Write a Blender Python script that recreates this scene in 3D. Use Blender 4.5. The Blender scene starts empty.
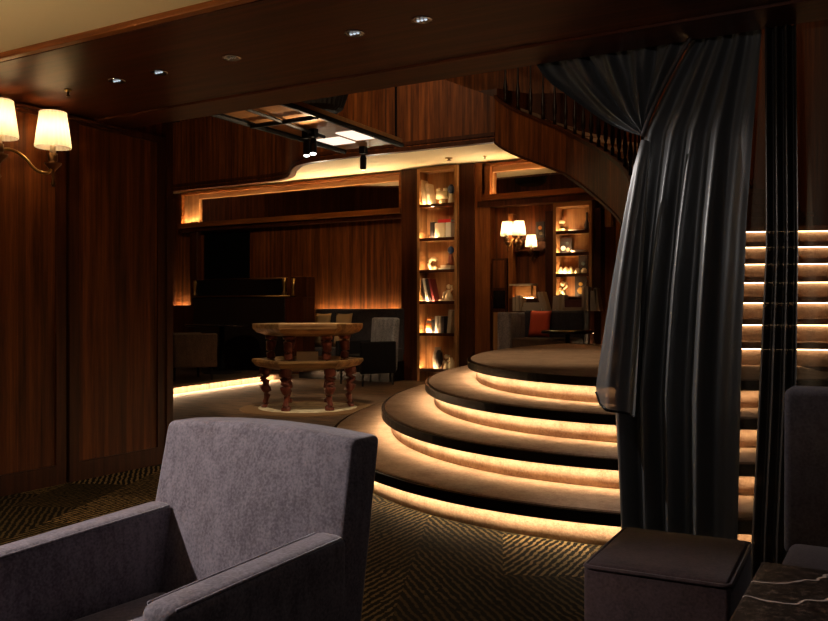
import bpy, bmesh, math, random
from mathutils import Vector, Matrix
random.seed(7)
PI = math.pi
S = bpy.context.scene
COL = S.collection

# ------------------------------------------------------------------ camera, world, exposure, large lights
H = 1.05            # eye height
FPX = 845.0
cam = bpy.data.cameras.new('camera'); cam_o = bpy.data.objects.new('camera', cam); COL.objects.link(cam_o)
cam_o.location = (0, 0, H); cam_o.rotation_euler = (PI/2, 0, math.radians(30))
cam.sensor_width = 36; cam.lens = FPX/828*36; cam.shift_y = 2.5/828
cam.clip_start = 0.05
S.camera = cam_o
w = bpy.data.worlds.new('world'); S.world = w; w.use_nodes = True
w.node_tree.nodes['Background'].inputs[0].default_value = (1, .8, .6, 1)
w.node_tree.nodes['Background'].inputs[1].default_value = 0.002
S.view_settings.view_transform = 'Standard'; S.view_settings.look = 'None'
S.view_settings.exposure = 0.0; S.view_settings.gamma = 1; S.view_settings.use_curve_mapping = False

LED = 8.0           # strength of the LED strips
WARM = (1, .72, .43); WARM2 = (1, .74, .46); NEUT = (1, .91, .86)

def spot(name, loc, target, watts, size=60, blend=.6, col=WARM2, r=.03, parent=None):
    l = bpy.data.lights.new(name, 'SPOT'); l.energy = watts; l.color = col; l.spot_size = math.radians(size); l.spot_blend = blend
    l.shadow_soft_size = r
    o = bpy.data.objects.new(name, l); COL.objects.link(o); o.location = loc
    o.rotation_euler = (Vector(target)-Vector(loc)).to_track_quat('-Z', 'Y').to_euler()
    if parent: o.parent = parent
    return o
def area(name, loc, target, watts, sx, sy, col=WARM2):
    l = bpy.data.lights.new(name, 'AREA'); l.energy = watts; l.color = col; l.shape = 'RECTANGLE'; l.size = sx; l.size_y = sy
    o = bpy.data.objects.new(name, l); COL.objects.link(o); o.location = loc
    o.rotation_euler = (Vector(target)-Vector(loc)).to_track_quat('-Z', 'Y').to_euler()
    return o
# near-room spots; only those in the beam have fixtures, built further down
spot('armchair_light', (-3.3, .62, 2.28), (-1.28, 1.36, .52), 330, 30, .7, NEUT)
spot('lounge_fill', (.55, .7, 2.28), (-.9, 1.3, .5), 7, 60, .8, NEUT)  # added fill for the right-hand sides of the furniture, no fixture
spot('ceiling_fill', (-3.3, .9, 1.2), (-3.0, 1.3, 2.3), 55, 150, .9, WARM2, .1)  # added bodiless spot that brightens the cream ceiling from below
spot('lounge_wall_fill', (-2.3, .2, 2.29), (-4.4, 2.6, .6), 58, 80, .8, WARM2)  # added fill that brightens the panelled wall, no fixture
spot('curtain_light', (-2.08, 3.06, 2.26), (-.82, 3.62, 1.0), 98, 66, 1.0, NEUT, .02)
spot('drape_fill', (-.75, 1.75, 2.24), (-.85, 3.7, 1.5), 9, 90, .8, NEUT)  # spot added from the lounge side for the drape folds, no fixture
spot('step_light', (-2.79, 3.08, 2.26), (-3.2, 4.6, .3), 5, 80, .8, WARM2, .02)
spot('pouf_fill', (.1, 1.7, 2.29), (-.1, 2.4, .3), 5, 80, .8, NEUT)  # added fill over the pouf, no fixture
# added spots high in the atrium, no fixtures; brighten fascia, stair, platform, table
spot('atrium_fill', (-5.6, 6.2, 5.3), (-8.6, 11.0, 3.6), 260, 100, .8, WARM, .15)
spot('atrium_fill', (-3.6, 5.6, 5.3), (-5.5, 10.0, 3.9), 200, 72, .8, WARM, .15)
spot('stair_wall_fill', (-3.1, 9.3, 5.35), (-1.5, 9.9, 3.0), 110, 110, .9, (1, .62, .32), .10)
spot('platform_fill', (-3.0, 5.4, 5.0), (-2.5, 6.9, .6), 340, 42, .9, WARM2, .10)
spot('table_light', (-4.2, 5.0, 5.2), (-5.66, 7.47, .5), 650, 24, .6, WARM2, .06)

# ------------------------------------------------------------------ helpers
def U(x, y, Y):
    """the point of the vertical plane at world depth Y seen at photograph pixel x, y"""
    k = (x-414)/FPX
    fw = Y/(.5*k+.866)
    return Vector((fw*(.866*k-.5), Y, H+(313-y)*fw/FPX))
def fin(name, bm, mat, parent=None, smooth=False, loc=None):
    me = bpy.data.meshes.new(name)
    bmesh.ops.recalc_face_normals(bm, faces=bm.faces)
    bm.to_mesh(me); bm.free()
    if smooth:
        for p in me.polygons: p.use_smooth = True
    if mat: me.materials.append(mat)
    o = bpy.data.objects.new(name, me); COL.objects.link(o)
    if parent: o.parent = parent
    if loc: o.location = loc
    return o
def tag(o, label, cat, group=None, kind=None):
    o['label'] = label; o['category'] = cat
    if group: o['group'] = group
    if kind: o['kind'] = kind
    return o
def struct(o):
    o['kind'] = 'structure'; return o
def thing(name, label, cat, loc=(0, 0, 0), rz=0, group=None):
    o = bpy.data.objects.new(name, None); COL.objects.link(o); o.location = loc; o.rotation_euler = (0, 0, rz)
    o.empty_display_size = .1
    return tag(o, label, cat, group)
def BM(): return bmesh.new()
def box(bm, x0, x1, y0, y1, z0, z1, bev=0, seg=2, M=None):
    vs = [bm.verts.new(v) for v in ((x0,y0,z0),(x1,y0,z0),(x1,y1,z0),(x0,y1,z0),(x0,y0,z1),(x1,y0,z1),(x1,y1,z1),(x0,y1,z1))]
    fs = [bm.faces.new([vs[i] for i in f]) for f in ((3,2,1,0),(4,5,6,7),(0,1,5,4),(1,2,6,5),(2,3,7,6),(3,0,4,7))]
    es = list({e for f in fs for e in f.edges})
    if M: bmesh.ops.transform(bm, matrix=M, verts=vs)
    if bev: bmesh.ops.bevel(bm, geom=es, offset=bev, segments=seg, profile=.5, affect='EDGES')
    return bm
def prism(bm, pts, z0, z1, M=None):
    """extruded closed outline in xy"""
    a = [bm.verts.new((p[0], p[1], z0)) for p in pts]; b = [bm.verts.new((p[0], p[1], z1)) for p in pts]
    n = len(pts)
    bm.faces.new(a[::-1]); bm.faces.new(b)
    for i in range(n): bm.faces.new((a[i], a[(i+1)%n], b[(i+1)%n], b[i]))
    if M: bmesh.ops.transform(bm, matrix=M, verts=a+b)
    return bm
def lathe(bm, prof, seg=20, M=None, cap=True):
    rings = []
    for r, z in prof:
        rings.append([bm.verts.new((r*math.cos(2*PI*i/seg), r*math.sin(2*PI*i/seg), z)) for i in range(seg)])
    for a, b in zip(rings, rings[1:]):
        for i in range(seg): bm.faces.new((a[i], a[(i+1)%seg], b[(i+1)%seg], b[i]))
    if cap: bm.faces.new(rings[0][::-1]); bm.faces.new(rings[-1])
    if M: bmesh.ops.transform(bm, matrix=M, verts=[v for r in rings for v in r])
    return bm
def tube(bm, pts, r, seg=8):
    pts = [Vector(p) for p in pts]; rs = r if isinstance(r, (list, tuple)) else [r]*len(pts)
    rings = []
    up = Vector((0, 0, 1))
    for i, p in enumerate(pts):
        d = (pts[min(i+1, len(pts)-1)]-pts[max(i-1, 0)]).normalized()
        s = d.cross(up)
        if s.length < 1e-3: s = d.cross(Vector((1, 0, 0)))
        s.normalize(); t = s.cross(d)
        rings.append([bm.verts.new(p+rs[i]*(math.cos(2*PI*k/seg)*s+math.sin(2*PI*k/seg)*t)) for k in range(seg)])
    for a, b in zip(rings, rings[1:]):
        for i in range(seg): bm.faces.new((a[i], a[(i+1)%seg], b[(i+1)%seg], b[i]))
    bm.faces.new(rings[0][::-1]); bm.faces.new(rings[-1])
    return bm
def smooth_path(P, n=8):
    P = [Vector(p) for p in P]; out = []
    for i in range(len(P)-1):
        a = P[max(i-1, 0)]; b = P[i]; c = P[i+1]; d = P[min(i+2, len(P)-1)]
        for k in range(n):
            t = k/n
            out.append(.5*((2*b)+(c-a)*t+(2*a-5*b+4*c-d)*t*t+(3*b-a-3*c+d)*t**3))
    out.append(P[-1]); return out
def strip_wall(bm, path, zb, zt, th):
    """upright band along a plan path; zb/zt lists; th thickness to the left of the path"""
    L = []; n = len(path)
    for i, p in enumerate(path):
        d = (path[min(i+1, n-1)]-path[max(i-1, 0)]); d = Vector((d.x, d.y, 0)).normalized()
        nrm = Vector((-d.y, d.x, 0))*th
        q = Vector((p.x, p.y, 0))
        L.append([bm.verts.new(q+Vector((0,0,zb[i]))), bm.verts.new(q+Vector((0,0,zt[i]))),
                  bm.verts.new(q+nrm+Vector((0,0,zt[i]))), bm.verts.new(q+nrm+Vector((0,0,zb[i])))])
    for a, b in zip(L, L[1:]):
        for k in range(4): bm.faces.new((a[k], b[k], b[(k+1)%4], a[(k+1)%4]))
    bm.faces.new(L[0]); bm.faces.new(L[-1][::-1])
    return bm

# ------------------------------------------------------------------ materials
class NT:
    def __init__(s, name):
        s.m = bpy.data.materials.new(name); s.m.use_nodes = True; s.t = s.m.node_tree; s.n = s.t.nodes
        s.b = s.n['Principled BSDF']; s.out = s.n['Material Output']
    def new(s, typ, **kw):
        n = s.n.new(typ)
        for k, v in kw.items(): setattr(n, k, v)
        return n
    def link(s, a, b): s.t.links.new(a, b)
    def math(s, op, a, b=None):
        n = s.new('ShaderNodeMath', operation=op)
        for i, v in enumerate((a, b)):
            if v is None: continue
            if isinstance(v, (int, float)): n.inputs[i].default_value = v
            else: s.link(v, n.inputs[i])
        return n.outputs[0]
    def ramp(s, fac, stops):
        n = s.new('ShaderNodeValToRGB'); e = n.color_ramp.elements
        while len(e) < len(stops): e.new(.5)
        for k, (p, c) in zip(e, stops): k.position = p; k.color = (*c, 1)
        s.link(fac, n.inputs[0]); return n.outputs[0]
    def noise(s, vec, scale, detail=3, rough=.5):
        n = s.new('ShaderNodeTexNoise'); n.inputs['Scale'].default_value = scale; n.inputs['Detail'].default_value = detail
        n.inputs['Roughness'].default_value = rough; s.link(vec, n.inputs['Vector']); return n.outputs[0]
    def mapped(s, scale=(1,1,1), rot=(0,0,0)):
        tc = s.new('ShaderNodeTexCoord'); mp = s.new('ShaderNodeMapping'); mp.inputs['Scale'].default_value = scale; mp.inputs['Rotation'].default_value = rot
        s.link(tc.outputs['Object'], mp.inputs[0]); return mp.outputs[0]
    def bump(s, h, strength, dist=.01):
        n = s.new('ShaderNodeBump'); n.inputs['Strength'].default_value = strength; n.inputs['Distance'].default_value = dist
        s.link(h, n.inputs['Height']); s.link(n.outputs[0], s.b.inputs['Normal'])
def plain(name, col, rough=.5, metal=0, spec=.5):
    t = NT(name); t.b.inputs['Base Color'].default_value = (*col, 1); t.b.inputs['Roughness'].default_value = rough
    t.b.inputs['Metallic'].default_value = metal; t.b.inputs['Specular IOR Level'].default_value = spec; return t.m
def wood(name, dark, light, axis='Z', rough=.38, strip=.11, vary=.5):
    t = NT(name)
    sc = {'Z': (14, 14, .7), 'X': (.7, 14, 14), 'Y': (14, .7, 14)}[axis]
    v = t.mapped(sc); g = t.noise(v, 1.6, 5, .6)
    sc2 = tuple(x*4 for x in sc); g2 = t.noise(t.mapped(sc2), 2.2, 3, .6)
    mix = t.math('ADD', t.math('MULTIPLY', g, .75), t.math('MULTIPLY', g2, .25))
    c = t.ramp(mix, [(.34, dark), (.52, tuple((a+b)/2 for a, b in zip(dark, light))), (.68, light)])
    # veneer strips
    tc = t.new('ShaderNodeTexCoord'); sp = t.new('ShaderNodeSeparateXYZ'); t.link(tc.outputs['Object'], sp.inputs[0])
    if axis == 'Z': q = t.math('ADD', sp.outputs[0], t.math('MULTIPLY', sp.outputs[1], .9))
    elif axis == 'X': q = t.math('ADD', sp.outputs[1], t.math('MULTIPLY', sp.outputs[2], .9))
    else: q = t.math('ADD', sp.outputs[0], t.math('MULTIPLY', sp.outputs[2], .9))
    fl = t.math('FLOOR', t.math('DIVIDE', q, strip))
    wn = t.new('ShaderNodeTexWhiteNoise', noise_dimensions='1D'); t.link(fl, wn.inputs['W'])
    hv = t.new('ShaderNodeHueSaturation'); t.link(c, hv.inputs['Color'])
    t.link(t.math('ADD', t.math('MULTIPLY', wn.outputs[0], vary), 1-vary/2), hv.inputs['Value'])
    t.link(hv.outputs[0], t.b.inputs['Base Color'])
    t.b.inputs['Roughness'].default_value = rough; t.b.inputs['Specular IOR Level'].default_value = .18
    return t.m
def emis(name, col, strength):
    t = NT(name); t.b.inputs['Base Color'].default_value = (.1, .1, .1, 1); t.b.inputs['Emission Color'].default_value = (*col, 1)
    t.b.inputs['Emission Strength'].default_value = strength; return t.m
def velvet(name, a, b, sheen=.5, scale=160, rough=.8):
    t = NT(name); v = t.mapped(); n1 = t.noise(v, scale, 2); n2 = t.noise(v, 9, 4, .6); n3 = t.noise(t.mapped((1, 1, .25)), scale*.35, 2)
    f = t.math('ADD', t.math('ADD', t.math('MULTIPLY', n1, .45), t.math('MULTIPLY', n2, .3)), t.math('MULTIPLY', n3, .25))
    t.link(t.ramp(f, [(.38, a), (.62, b)]), t.b.inputs['Base Color']); t.b.inputs['Roughness'].default_value = rough
    t.b.inputs['Sheen Weight'].default_value = sheen; t.b.inputs['Sheen Roughness'].default_value = .4
    t.b.inputs['Sheen Tint'].default_value = (.8, .78, .85, 1)
    t.b.inputs['Specular IOR Level'].default_value = .25
    t.bump(n1, .35, .002); return t.m

W_DK, W_LT = (.046, .0100, .0020), (.200, .058, .0115)
M_wall = wood('walnut panelling', W_DK, W_LT, 'Z', .45, .045, .65)
M_wallx = wood('walnut boards', (.026, .0055, .0014), (.090, .022, .0055), 'X', .42, .06, .5)
M_trimx = wood('walnut rail', (.11, .030, .007), (.29, .095, .022), 'X', .4, .3, .2)
M_trimz = wood('walnut post', (.11, .030, .007), (.29, .095, .022), 'Z', .4, .3, .2)
M_darkz = wood('dark walnut post', (.026, .0065, .002), (.075, .020, .006), 'Z', .4, .2, .3)
M_oak = wood('honey veneer', (.27, .125, .046), (.44, .225, .09), 'Z', .45, .05, .3)
M_oakx = wood('honey veneer rail', (.27, .125, .046), (.42, .21, .085), 'X', .45, .3, .15)
M_cream = plain('cream ceiling paint', (.74, .61, .35), .8)
M_black = plain('black lacquer', (.006, .005, .005), .22, 0, .3)
M_blackmat = plain('black metal', (.006, .005, .005), .6, 0, .15)
M_nose = plain('glossy black nosing', (.003, .0025, .002), .25, 0, .12)
M_brass = plain('aged brass', (.45, .27, .09), .32, 1)
M_bronze = plain('dark bronze', (.16, .085, .035), .4, 1)
M_chrome = plain('chrome', (.7, .7, .7), .15, 1)
M_led = emis('warm light strip', WARM, LED*6)
M_shelf = emis('bookcase strip', (1, .68, .36), 170)
M_niche = emis('niche strip', (1, .68, .36), 150)
M_ledstair = emis('stair light strip', WARM, LED*3.2)
M_led2 = emis('warm shelf light', (1, .62, .28), LED*3.2)
M_panel = emis('lit ceiling diffuser', (1, .82, .66), 1.3)
M_lens = emis('lamp lens', (1, .95, .9), 6)
M_lens_dim = emis('dim lamp lens', (.8, .9, 1), .8)
M_lens_off = emis('faint lamp lens', (1, .8, .6), .05)
M_mirror = plain('tinted mirror', (.62, .56, .50), .03, 1)
M_vel = velvet('grey violet velvet', (.084, .069, .084), (.212, .180, .212), .55)
M_vel_dk = velvet('dark plum velvet', (.022, .0115, .012), (.056, .031, .032), .22, 120)
M_vel_nv = velvet('dark grey velvet', (.030, .024, .030), (.062, .052, .062), .25, 120)
M_seatgrey = velvet('grey lounge fabric', (.10, .095, .10), (.26, .25, .26), .3, 60)
M_brownfab = velvet('brown lounge fabric', (.045, .028, .018), (.085, .055, .035), .1, 60)
M_dkfab = velvet('dark banquette fabric', (.022, .020, .024), (.05, .046, .055), .1, 60)
M_tan = plain('tan linen', (.34, .22, .11), .9)
M_red = plain('red linen', (.55, .075, .03), .9)
M_cordm = plain('dark cord', (.05, .04, .04), .6)

def carpet_beige():
    t = NT('beige step carpet'); v = t.mapped(); n1 = t.noise(v, 90, 2, .7); n2 = t.noise(v, 5, 5, .65); n3 = t.noise(v, 32, 4, .7)
    f = t.math('ADD', t.math('ADD', t.math('MULTIPLY', n1, .3), t.math('MULTIPLY', n2, .4)), t.math('MULTIPLY', n3, .3))
    t.link(t.ramp(f, [(.36, (.235, .142, .090)), (.64, (.50, .345, .235))]), t.b.inputs['Base Color'])
    t.b.inputs['Roughness'].default_value = .95; t.b.inputs['Specular IOR Level'].default_value = .1; t.bump(n1, .5, .004); return t.m
M_step = carpet_beige()
def carpet_dark():
    t = NT('dark hatched carpet')
    tc = t.new('ShaderNodeTexCoord'); sp = t.new('ShaderNodeSeparateXYZ'); t.link(tc.outputs['Object'], sp.inputs[0])
    x, y = sp.outputs[0], sp.outputs[1]
    def along(deg): # coordinate across stripes that run in direction deg
        a = math.radians(deg); return t.math('SUBTRACT', t.math('MULTIPLY', y, math.cos(a)), t.math('MULTIPLY', x, math.sin(a)))
    u, v = along(136), along(92)
    cu = t.math('FLOOR', t.math('DIVIDE', along(114), .38)); cv0 = t.math('DIVIDE', along(24), .62)
    cv = t.math('FLOOR', t.math('ADD', cv0, t.math('MULTIPLY', cu, .5)))
    cid = t.math('ADD', t.math('MULTIPLY', cu, 17.31), t.math('MULTIPLY', cv, 5.77))
    wn2 = t.new('ShaderNodeTexWhiteNoise', noise_dimensions='1D'); t.link(t.math('ADD', cid, 91.7), wn2.inputs['W'])
    wn = t.new('ShaderNodeTexWhiteNoise', noise_dimensions='1D'); t.link(cid, wn.inputs['W']); pick = t.math('GREATER_THAN', wn.outputs[0], .5)
    mx = t.new('ShaderNodeMix'); mx.data_type = 'FLOAT'; t.link(pick, mx.inputs[0]); t.link(u, mx.inputs[2]); t.link(v, mx.inputs[3])
    wob = t.noise(tc.outputs['Object'], 11, 2, .6)
    s = t.math('SINE', t.math('MULTIPLY', t.math('ADD', mx.outputs[0], t.math('MULTIPLY', wob, .03)), 2*PI/.031))
    nz = t.noise(tc.outputs['Object'], 60, 3, .7); nb = t.noise(tc.outputs['Object'], 34, 3, .7)
    s2 = t.math('GREATER_THAN', t.math('ADD', s, t.math('MULTIPLY', t.math('SUBTRACT', nb, .5), 5.0)), .35)
    amp = t.math('ADD', .24, t.math('MULTIPLY', t.math('POWER', wn2.outputs[0], 2.4), .85))
    f = t.math('MULTIPLY', t.math('MULTIPLY', s2, amp), t.math('ADD', .35, nz))
    t.link(t.ramp(f, [(0, (.0028, .0024, .002)), (1, (.33, .235, .115))]), t.b.inputs['Base Color'])
    t.b.inputs['Roughness'].default_value = .95; t.b.inputs['Specular IOR Level'].default_value = .1; t.bump(nz, .4, .004); return t.m
M_floor = carpet_dark()
def carpet_brown():
    t = NT('brown streaked carpet'); n1 = t.noise(t.mapped((1.2, 9, 1), (0, 0, .6)), 2.4, 4, .65); n2 = t.noise(t.mapped(), 90, 2)
    f = t.math('ADD', t.math('MULTIPLY', n1, .75), t.math('MULTIPLY', n2, .25))
    t.link(t.ramp(f, [(.36, (.026, .0145, .008)), (.66, (.22, .122, .062))]), t.b.inputs['Base Color'])
    t.b.inputs['Roughness'].default_value = .9; return t.m
M_floor_far = carpet_brown()
def marble():
    t = NT('dark veined marble'); v = t.mapped()
    n = t.noise(v, 48, 10, .9); base = t.ramp(n, [(.44, (.006, .004, .003)), (.53, (.022, .013, .010)), (.62, (.22, .15, .115))])
    ww = t.new('ShaderNodeTexWave', wave_type='BANDS'); ww.inputs['Scale'].default_value = 1.9; ww.inputs['Distortion'].default_value = 12; ww.inputs['Detail'].default_value = 4
    ww.inputs['Detail Scale'].default_value = 1.6
    t.link(t.mapped((1, 1, 1), (0, 0, 1.2)), ww.inputs['Vector'])
    vein = t.ramp(ww.outputs['Fac'], [(.982, (0, 0, 0)), (.999, (1, 1, 1))])
    mx = t.new('ShaderNodeMix'); mx.data_type = 'RGBA'; t.link(vein, mx.inputs[0]); t.link(base, mx.inputs[6]); mx.inputs[7].default_value = (.62, .50, .44, 1)
    t.link(mx.outputs[2], t.b.inputs['Base Color']); t.b.inputs['Roughness'].default_value = .42; return t.m
M_marble = marble()
def shade_mat():
    t = NT('pleated cream lampshade')
    tr = t.new('ShaderNodeBsdfTranslucent'); tr.inputs[0].default_value = (.95, .84, .64, 1)
    df = t.new('ShaderNodeBsdfDiffuse'); df.inputs[0].default_value = (.8, .72, .58, 1)
    mx = t.new('ShaderNodeMixShader'); mx.inputs[0].default_value = .35
    t.link(tr.outputs[0], mx.inputs[1]); t.link(df.outputs[0], mx.inputs[2]); t.link(mx.outputs[0], t.out.inputs[0]); return t.m
M_shade = shade_mat()
def sheer(name, col, opac_face, opac_edge, rough=.38, metal=.55):
    t = NT(name); t.b.inputs['Base Color'].default_value = (*col, 1); t.b.inputs['Roughness'].default_value = rough; t.b.inputs['Metallic'].default_value = metal
    wv = t.noise(t.mapped((60, 60, 5)), 6, 2); t.bump(wv, .12, .002)
    lw = t.new('ShaderNodeLayerWeight'); lw.inputs[0].default_value = .35
    mr = t.new('ShaderNodeMapRange'); t.link(lw.outputs['Facing'], mr.inputs[0]); mr.inputs[3].default_value = opac_face; mr.inputs[4].default_value = opac_edge
    tp = t.new('ShaderNodeBsdfTransparent'); tp.inputs[0].default_value = (1, .93, .85, 1)
    mx = t.new('ShaderNodeMixShader'); t.link(mr.outputs[0], mx.inputs[0]); t.link(tp.outputs[0], mx.inputs[1]); t.link(t.b.outputs[0], mx.inputs[2])
    t.link(mx.outputs[0], t.out.inputs[0]); return t.m
M_drape = sheer('charcoal metallic drape', (.15, .153, .156), 1.0, 1.0, .42, .5)
M_flap = sheer('charcoal drape edge', (.13, .132, .134), .93, 1.0, .45, .4)
M_sheer = sheer('bronze sheer voile', (.13, .092, .05), .60, .95, .5, .3)
M_pleat = sheer('bronze dense voile', (.05, .042, .036), .993, 1.0, .45, .4)
def hide_mat():
    t = NT('cream cowhide'); n = t.noise(t.mapped(), 9, 4, .6); t.link(t.ramp(n, [(.35, (.36, .30, .19)), (.55, (.72, .66, .48))]), t.b.inputs['Base Color']); t.b.inputs['Roughness'].default_value = .7; return t.m
M_hide = hide_mat()
M_hidering = plain('tan rug border', (.20, .11, .045), .9)
M_tabletop = wood('striped acacia', (.13, .058, .024), (.46, .29, .125), 'X', .3, .09, .5)
M_legred = wood('reddish carved wood', (.07, .016, .011), (.19, .055, .036), 'Z', .35, .3, .2)
M_ivory = plain('ivory ceramic', (.72, .58, .36), .45)
M_paper = plain('cream paper cover', (.66, .52, .33), .7)
M_white = plain('white cover', (.75, .68, .58), .6)
M_bred = plain('red cover', (.62, .02, .02), .5)
M_bdark = plain('dark cover', (.03, .02, .018), .5)
M_bblue = plain('blue glaze', (.03, .06, .16), .3)
M_borange = plain('orange cover', (.72, .22, .04), .5)
M_bteal = plain('slate cover', (.06, .09, .09), .5)
M_bgrey = plain('faded grey cover', (.38, .30, .22), .7)
M_bgrey2 = plain('faded tan cover', (.34, .25, .16), .7)
M_byellow = plain('ochre print', (.45, .26, .05), .6)

# ------------------------------------------------------------------ room shell
FL = 2.28      # beam soffit height
CZ = 3.30      # rear ceiling
WX = -4.46     # left wall face
BY = 11.55     # rear wall face
bm = BM(); box(bm, -6.0, 3.2, -2.6, 4.26, -.1, 0); struct(fin('floor', bm, M_floor))
bm = BM(); box(bm, -12.6, 3.2, 4.26, 11.9, -.1, 0); struct(fin('floor_rear', bm, M_floor_far))
# left wall with two framed panels and a dark joint
def yw(px):  # depth on left wall at pixel column
    k = (px-414)/FPX; return WX/(.866*k-.5)*(.5*k+.866)
YJ = yw(68); YE = 4.26
bm = BM(); box(bm, WX-.25, WX-.03, -2.6, YE, 0, 2.5); struct(fin('wall_left', bm, M_wall))
def panel(name, y0, y1):
    bm = BM(); z0, z1 = .0, FL
    box(bm, WX-.03, WX-.012, y0+.07, y1-.07, .12, z1-.05)
    p = struct(fin(name, bm, M_wall))
    bm = BM()
    box(bm, WX-.03, WX, y0, y0+.07, 0, z1); box(bm, WX-.03, WX, y1-.07, y1, 0, z1)
    box(bm, WX-.03, WX, y0+.07, y1-.07, 0, .12); box(bm, WX-.03, WX, y0+.07, y1-.07, z1-.05, z1)
    fin('panel_frame', bm, M_darkz, p)
panel('wall_panel_1', YJ-1.75, YJ-.012)
panel('wall_panel_2', YJ+.012, YE-.01)
panel('wall_panel_3', YJ-3.6, YJ-1.774)
bm = BM(); box(bm, WX-.27, WX+.012, YE-.01, YE+.05, 0, 2.5); struct(fin('trim_1', bm, M_darkz))
# beam: wide boarded soffit, orange lip on the near side
bm = BM(); box(bm, WX-.3, 3.2, 2.56, 3.62, FL, FL+.3); struct(fin('ceiling_beam', bm, M_wallx))
bm = BM(); box(bm, WX-.3, 3.2, 3.625, 3.89, FL-.012, FL+.3); struct(fin('ceiling_beam_edge', bm, M_wallx))
bm = BM(); box(bm, WX-.3, 3.2, 2.52, 2.56, FL-.008, FL+.03, .006); struct(fin('trim_2', bm, M_trimx))
bm = BM(); box(bm, WX-.3, 3.2, 2.561, 2.59, FL-.010, FL+.015); struct(fin('trim_3', bm, M_darkz))
bm = BM(); box(bm, WX, WX+.03, 2.6, 3.89, FL-.03, FL-.012, .004); struct(fin('trim_4', bm, M_darkz))
bm = BM(); box(bm, WX-.3, 3.2, -2.6, 2.52, FL+.02, FL+.2); struct(fin('ceiling', bm, M_cream))
bm = BM(); box(bm, -12.6, 3.2, 3.64, 3.86, FL+.3, 5.5); struct(fin('wall_front', bm, M_wall))
bm = BM(); box(bm, -12.6, WX-.25, 4.1, 4.26, 0, 5.5); struct(fin('wall_side', bm, M_wall))
bm = BM(); box(bm, 3.2, 3.35, -2.6, 11.9, 0, 5.5); struct(fin('wall_right', bm, M_wall))
bm = BM(); box(bm, -6, 3.2, -2.75, -2.6, 0, 2.5); struct(fin('wall_rear', bm, M_wall))
bm = BM(); box(bm, -12.75, -12.6, 4.2, 11.9, 0, 5.5); struct(fin('wall_far', bm, M_wall))
bm = BM(); box(bm, -12.6, 3.2, BY, BY+.15, 0, CZ); struct(fin('wall_back', bm, M_wall))
bm = BM(); box(bm, -12.6, 3.2, 12.4, 12.5, CZ, 5.5); struct(fin('wall_upper', bm, M_wall))
bm = BM(); box(bm, -12.6, 3.2, 3.7, 12.5, 5.5, 5.6); struct(fin('ceiling_upper', bm, M_darkz))

# mezzanine fascia: straight near the rear wall, S-curve forward, then along to the stair
fas = smooth_path([(-12.6, 11.25, 0), (-10.6, 11.25, 0), (-9.3, 11.22, 0), (-8.75, 11.02, 0), (-8.25, 10.5, 0), (-7.75, 10.15, 0), (-6.9, 10.05, 0), (-5.8, 10.07, 0), (-4.61, 10.10, 0)], 6)
n = len(fas)
bm = BM(); strip_wall(bm, fas, [CZ+.0]*n, [4.55 if p.x < -5.9 else 4.45-(p.x+5.9)/1.29*.58 for p in fas], .07); struct(fin('wall_mezzanine', bm, M_wall, smooth=False))
for dz, dy, th in ((-.015, -.03, .10), (.065, -.018, .03)):
    bm = BM(); strip_wall(bm, [p+Vector((0, dy, 0)) for p in fas], [CZ+dz]*n, [CZ+dz+.05]*n, th); struct(fin('trim_5' if dz < 0 else 'trim_6', bm, M_darkz))
# mezzanine underside = cream ceiling of the rear bay
bm = BM(); pts = [(p.x, p.y+.06) for p in fas]+[(-4.35, 10.6), (-3.6, 11.0), (-3.2, 11.25), (-3.2, BY), (-12.6, BY)]
prism(bm, pts, CZ, CZ+.06); struct(fin('ceiling_rear', bm, M_cream))
bm = BM(); prism(bm, pts, CZ+.07, 4.0); struct(fin('slab_mezzanine', bm, M_darkz))
p = U(396, 120, 10.05); bm = BM(); box(bm, p.x-.012, p.x+.012, 10.03, 10.06, CZ+.12, 4.5); struct(fin('trim_15', bm, M_black))
# bodiless spots added at the niche ledges to brighten the rear ceiling
for x, e in ((-11.0, 26), (-9.6, 26), (-8.3, 26), (-7.2, 22), (-6.2, 22), (-5.2, 22)):
    spot('rear_ceiling_fill', (x, 11.31, 2.66), (x-.35 if x > -6 else x+.1, 10.65, CZ), e, 150 if x < -7 else 112, .9, (1, .80, .55), .01)

# ------------------------------------------------------------------ curved steps
EC = (-1.4, 9.0); ST = [(3.29, 5.36), (2.93, 4.93), (2.615, 4.52), (2.28, 4.13)]; RIS = .168; YB = 9.9
def outline(a, b, n=72):
    s = (YB-EC[1])/b; t0 = PI-math.asin(s); t1 = 2*PI-math.asin((EC[1]-6.0)/b)
    return [Vector((EC[0]+a*math.cos(t0+(t1-t0)*i/n), EC[1]+b*math.sin(t0+(t1-t0)*i/n), 0)) for i in range(n+1)]
def band(bm, A, B, z0, z1):
    v = [[bm.verts.new((p.x, p.y, z)) for p, z in ((a, z0), (a, z1), (b, z1), (b, z0))] for a, b in zip(A, B)]
    for p, q in zip(v, v[1:]):
        for k in range(4): bm.faces.new((p[k], q[k], q[(k+1)%4], p[(k+1)%4]))
    bm.faces.new(v[0]); bm.faces.new(v[-1][::-1])
plat = thing('curved_steps', 'round beige carpeted steps with black nosings and glowing undersides', 'steps', (EC[0], EC[1], 0))
off = Vector((EC[0], EC[1], 0))
def rel(L): return [p-off for p in L]
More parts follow.
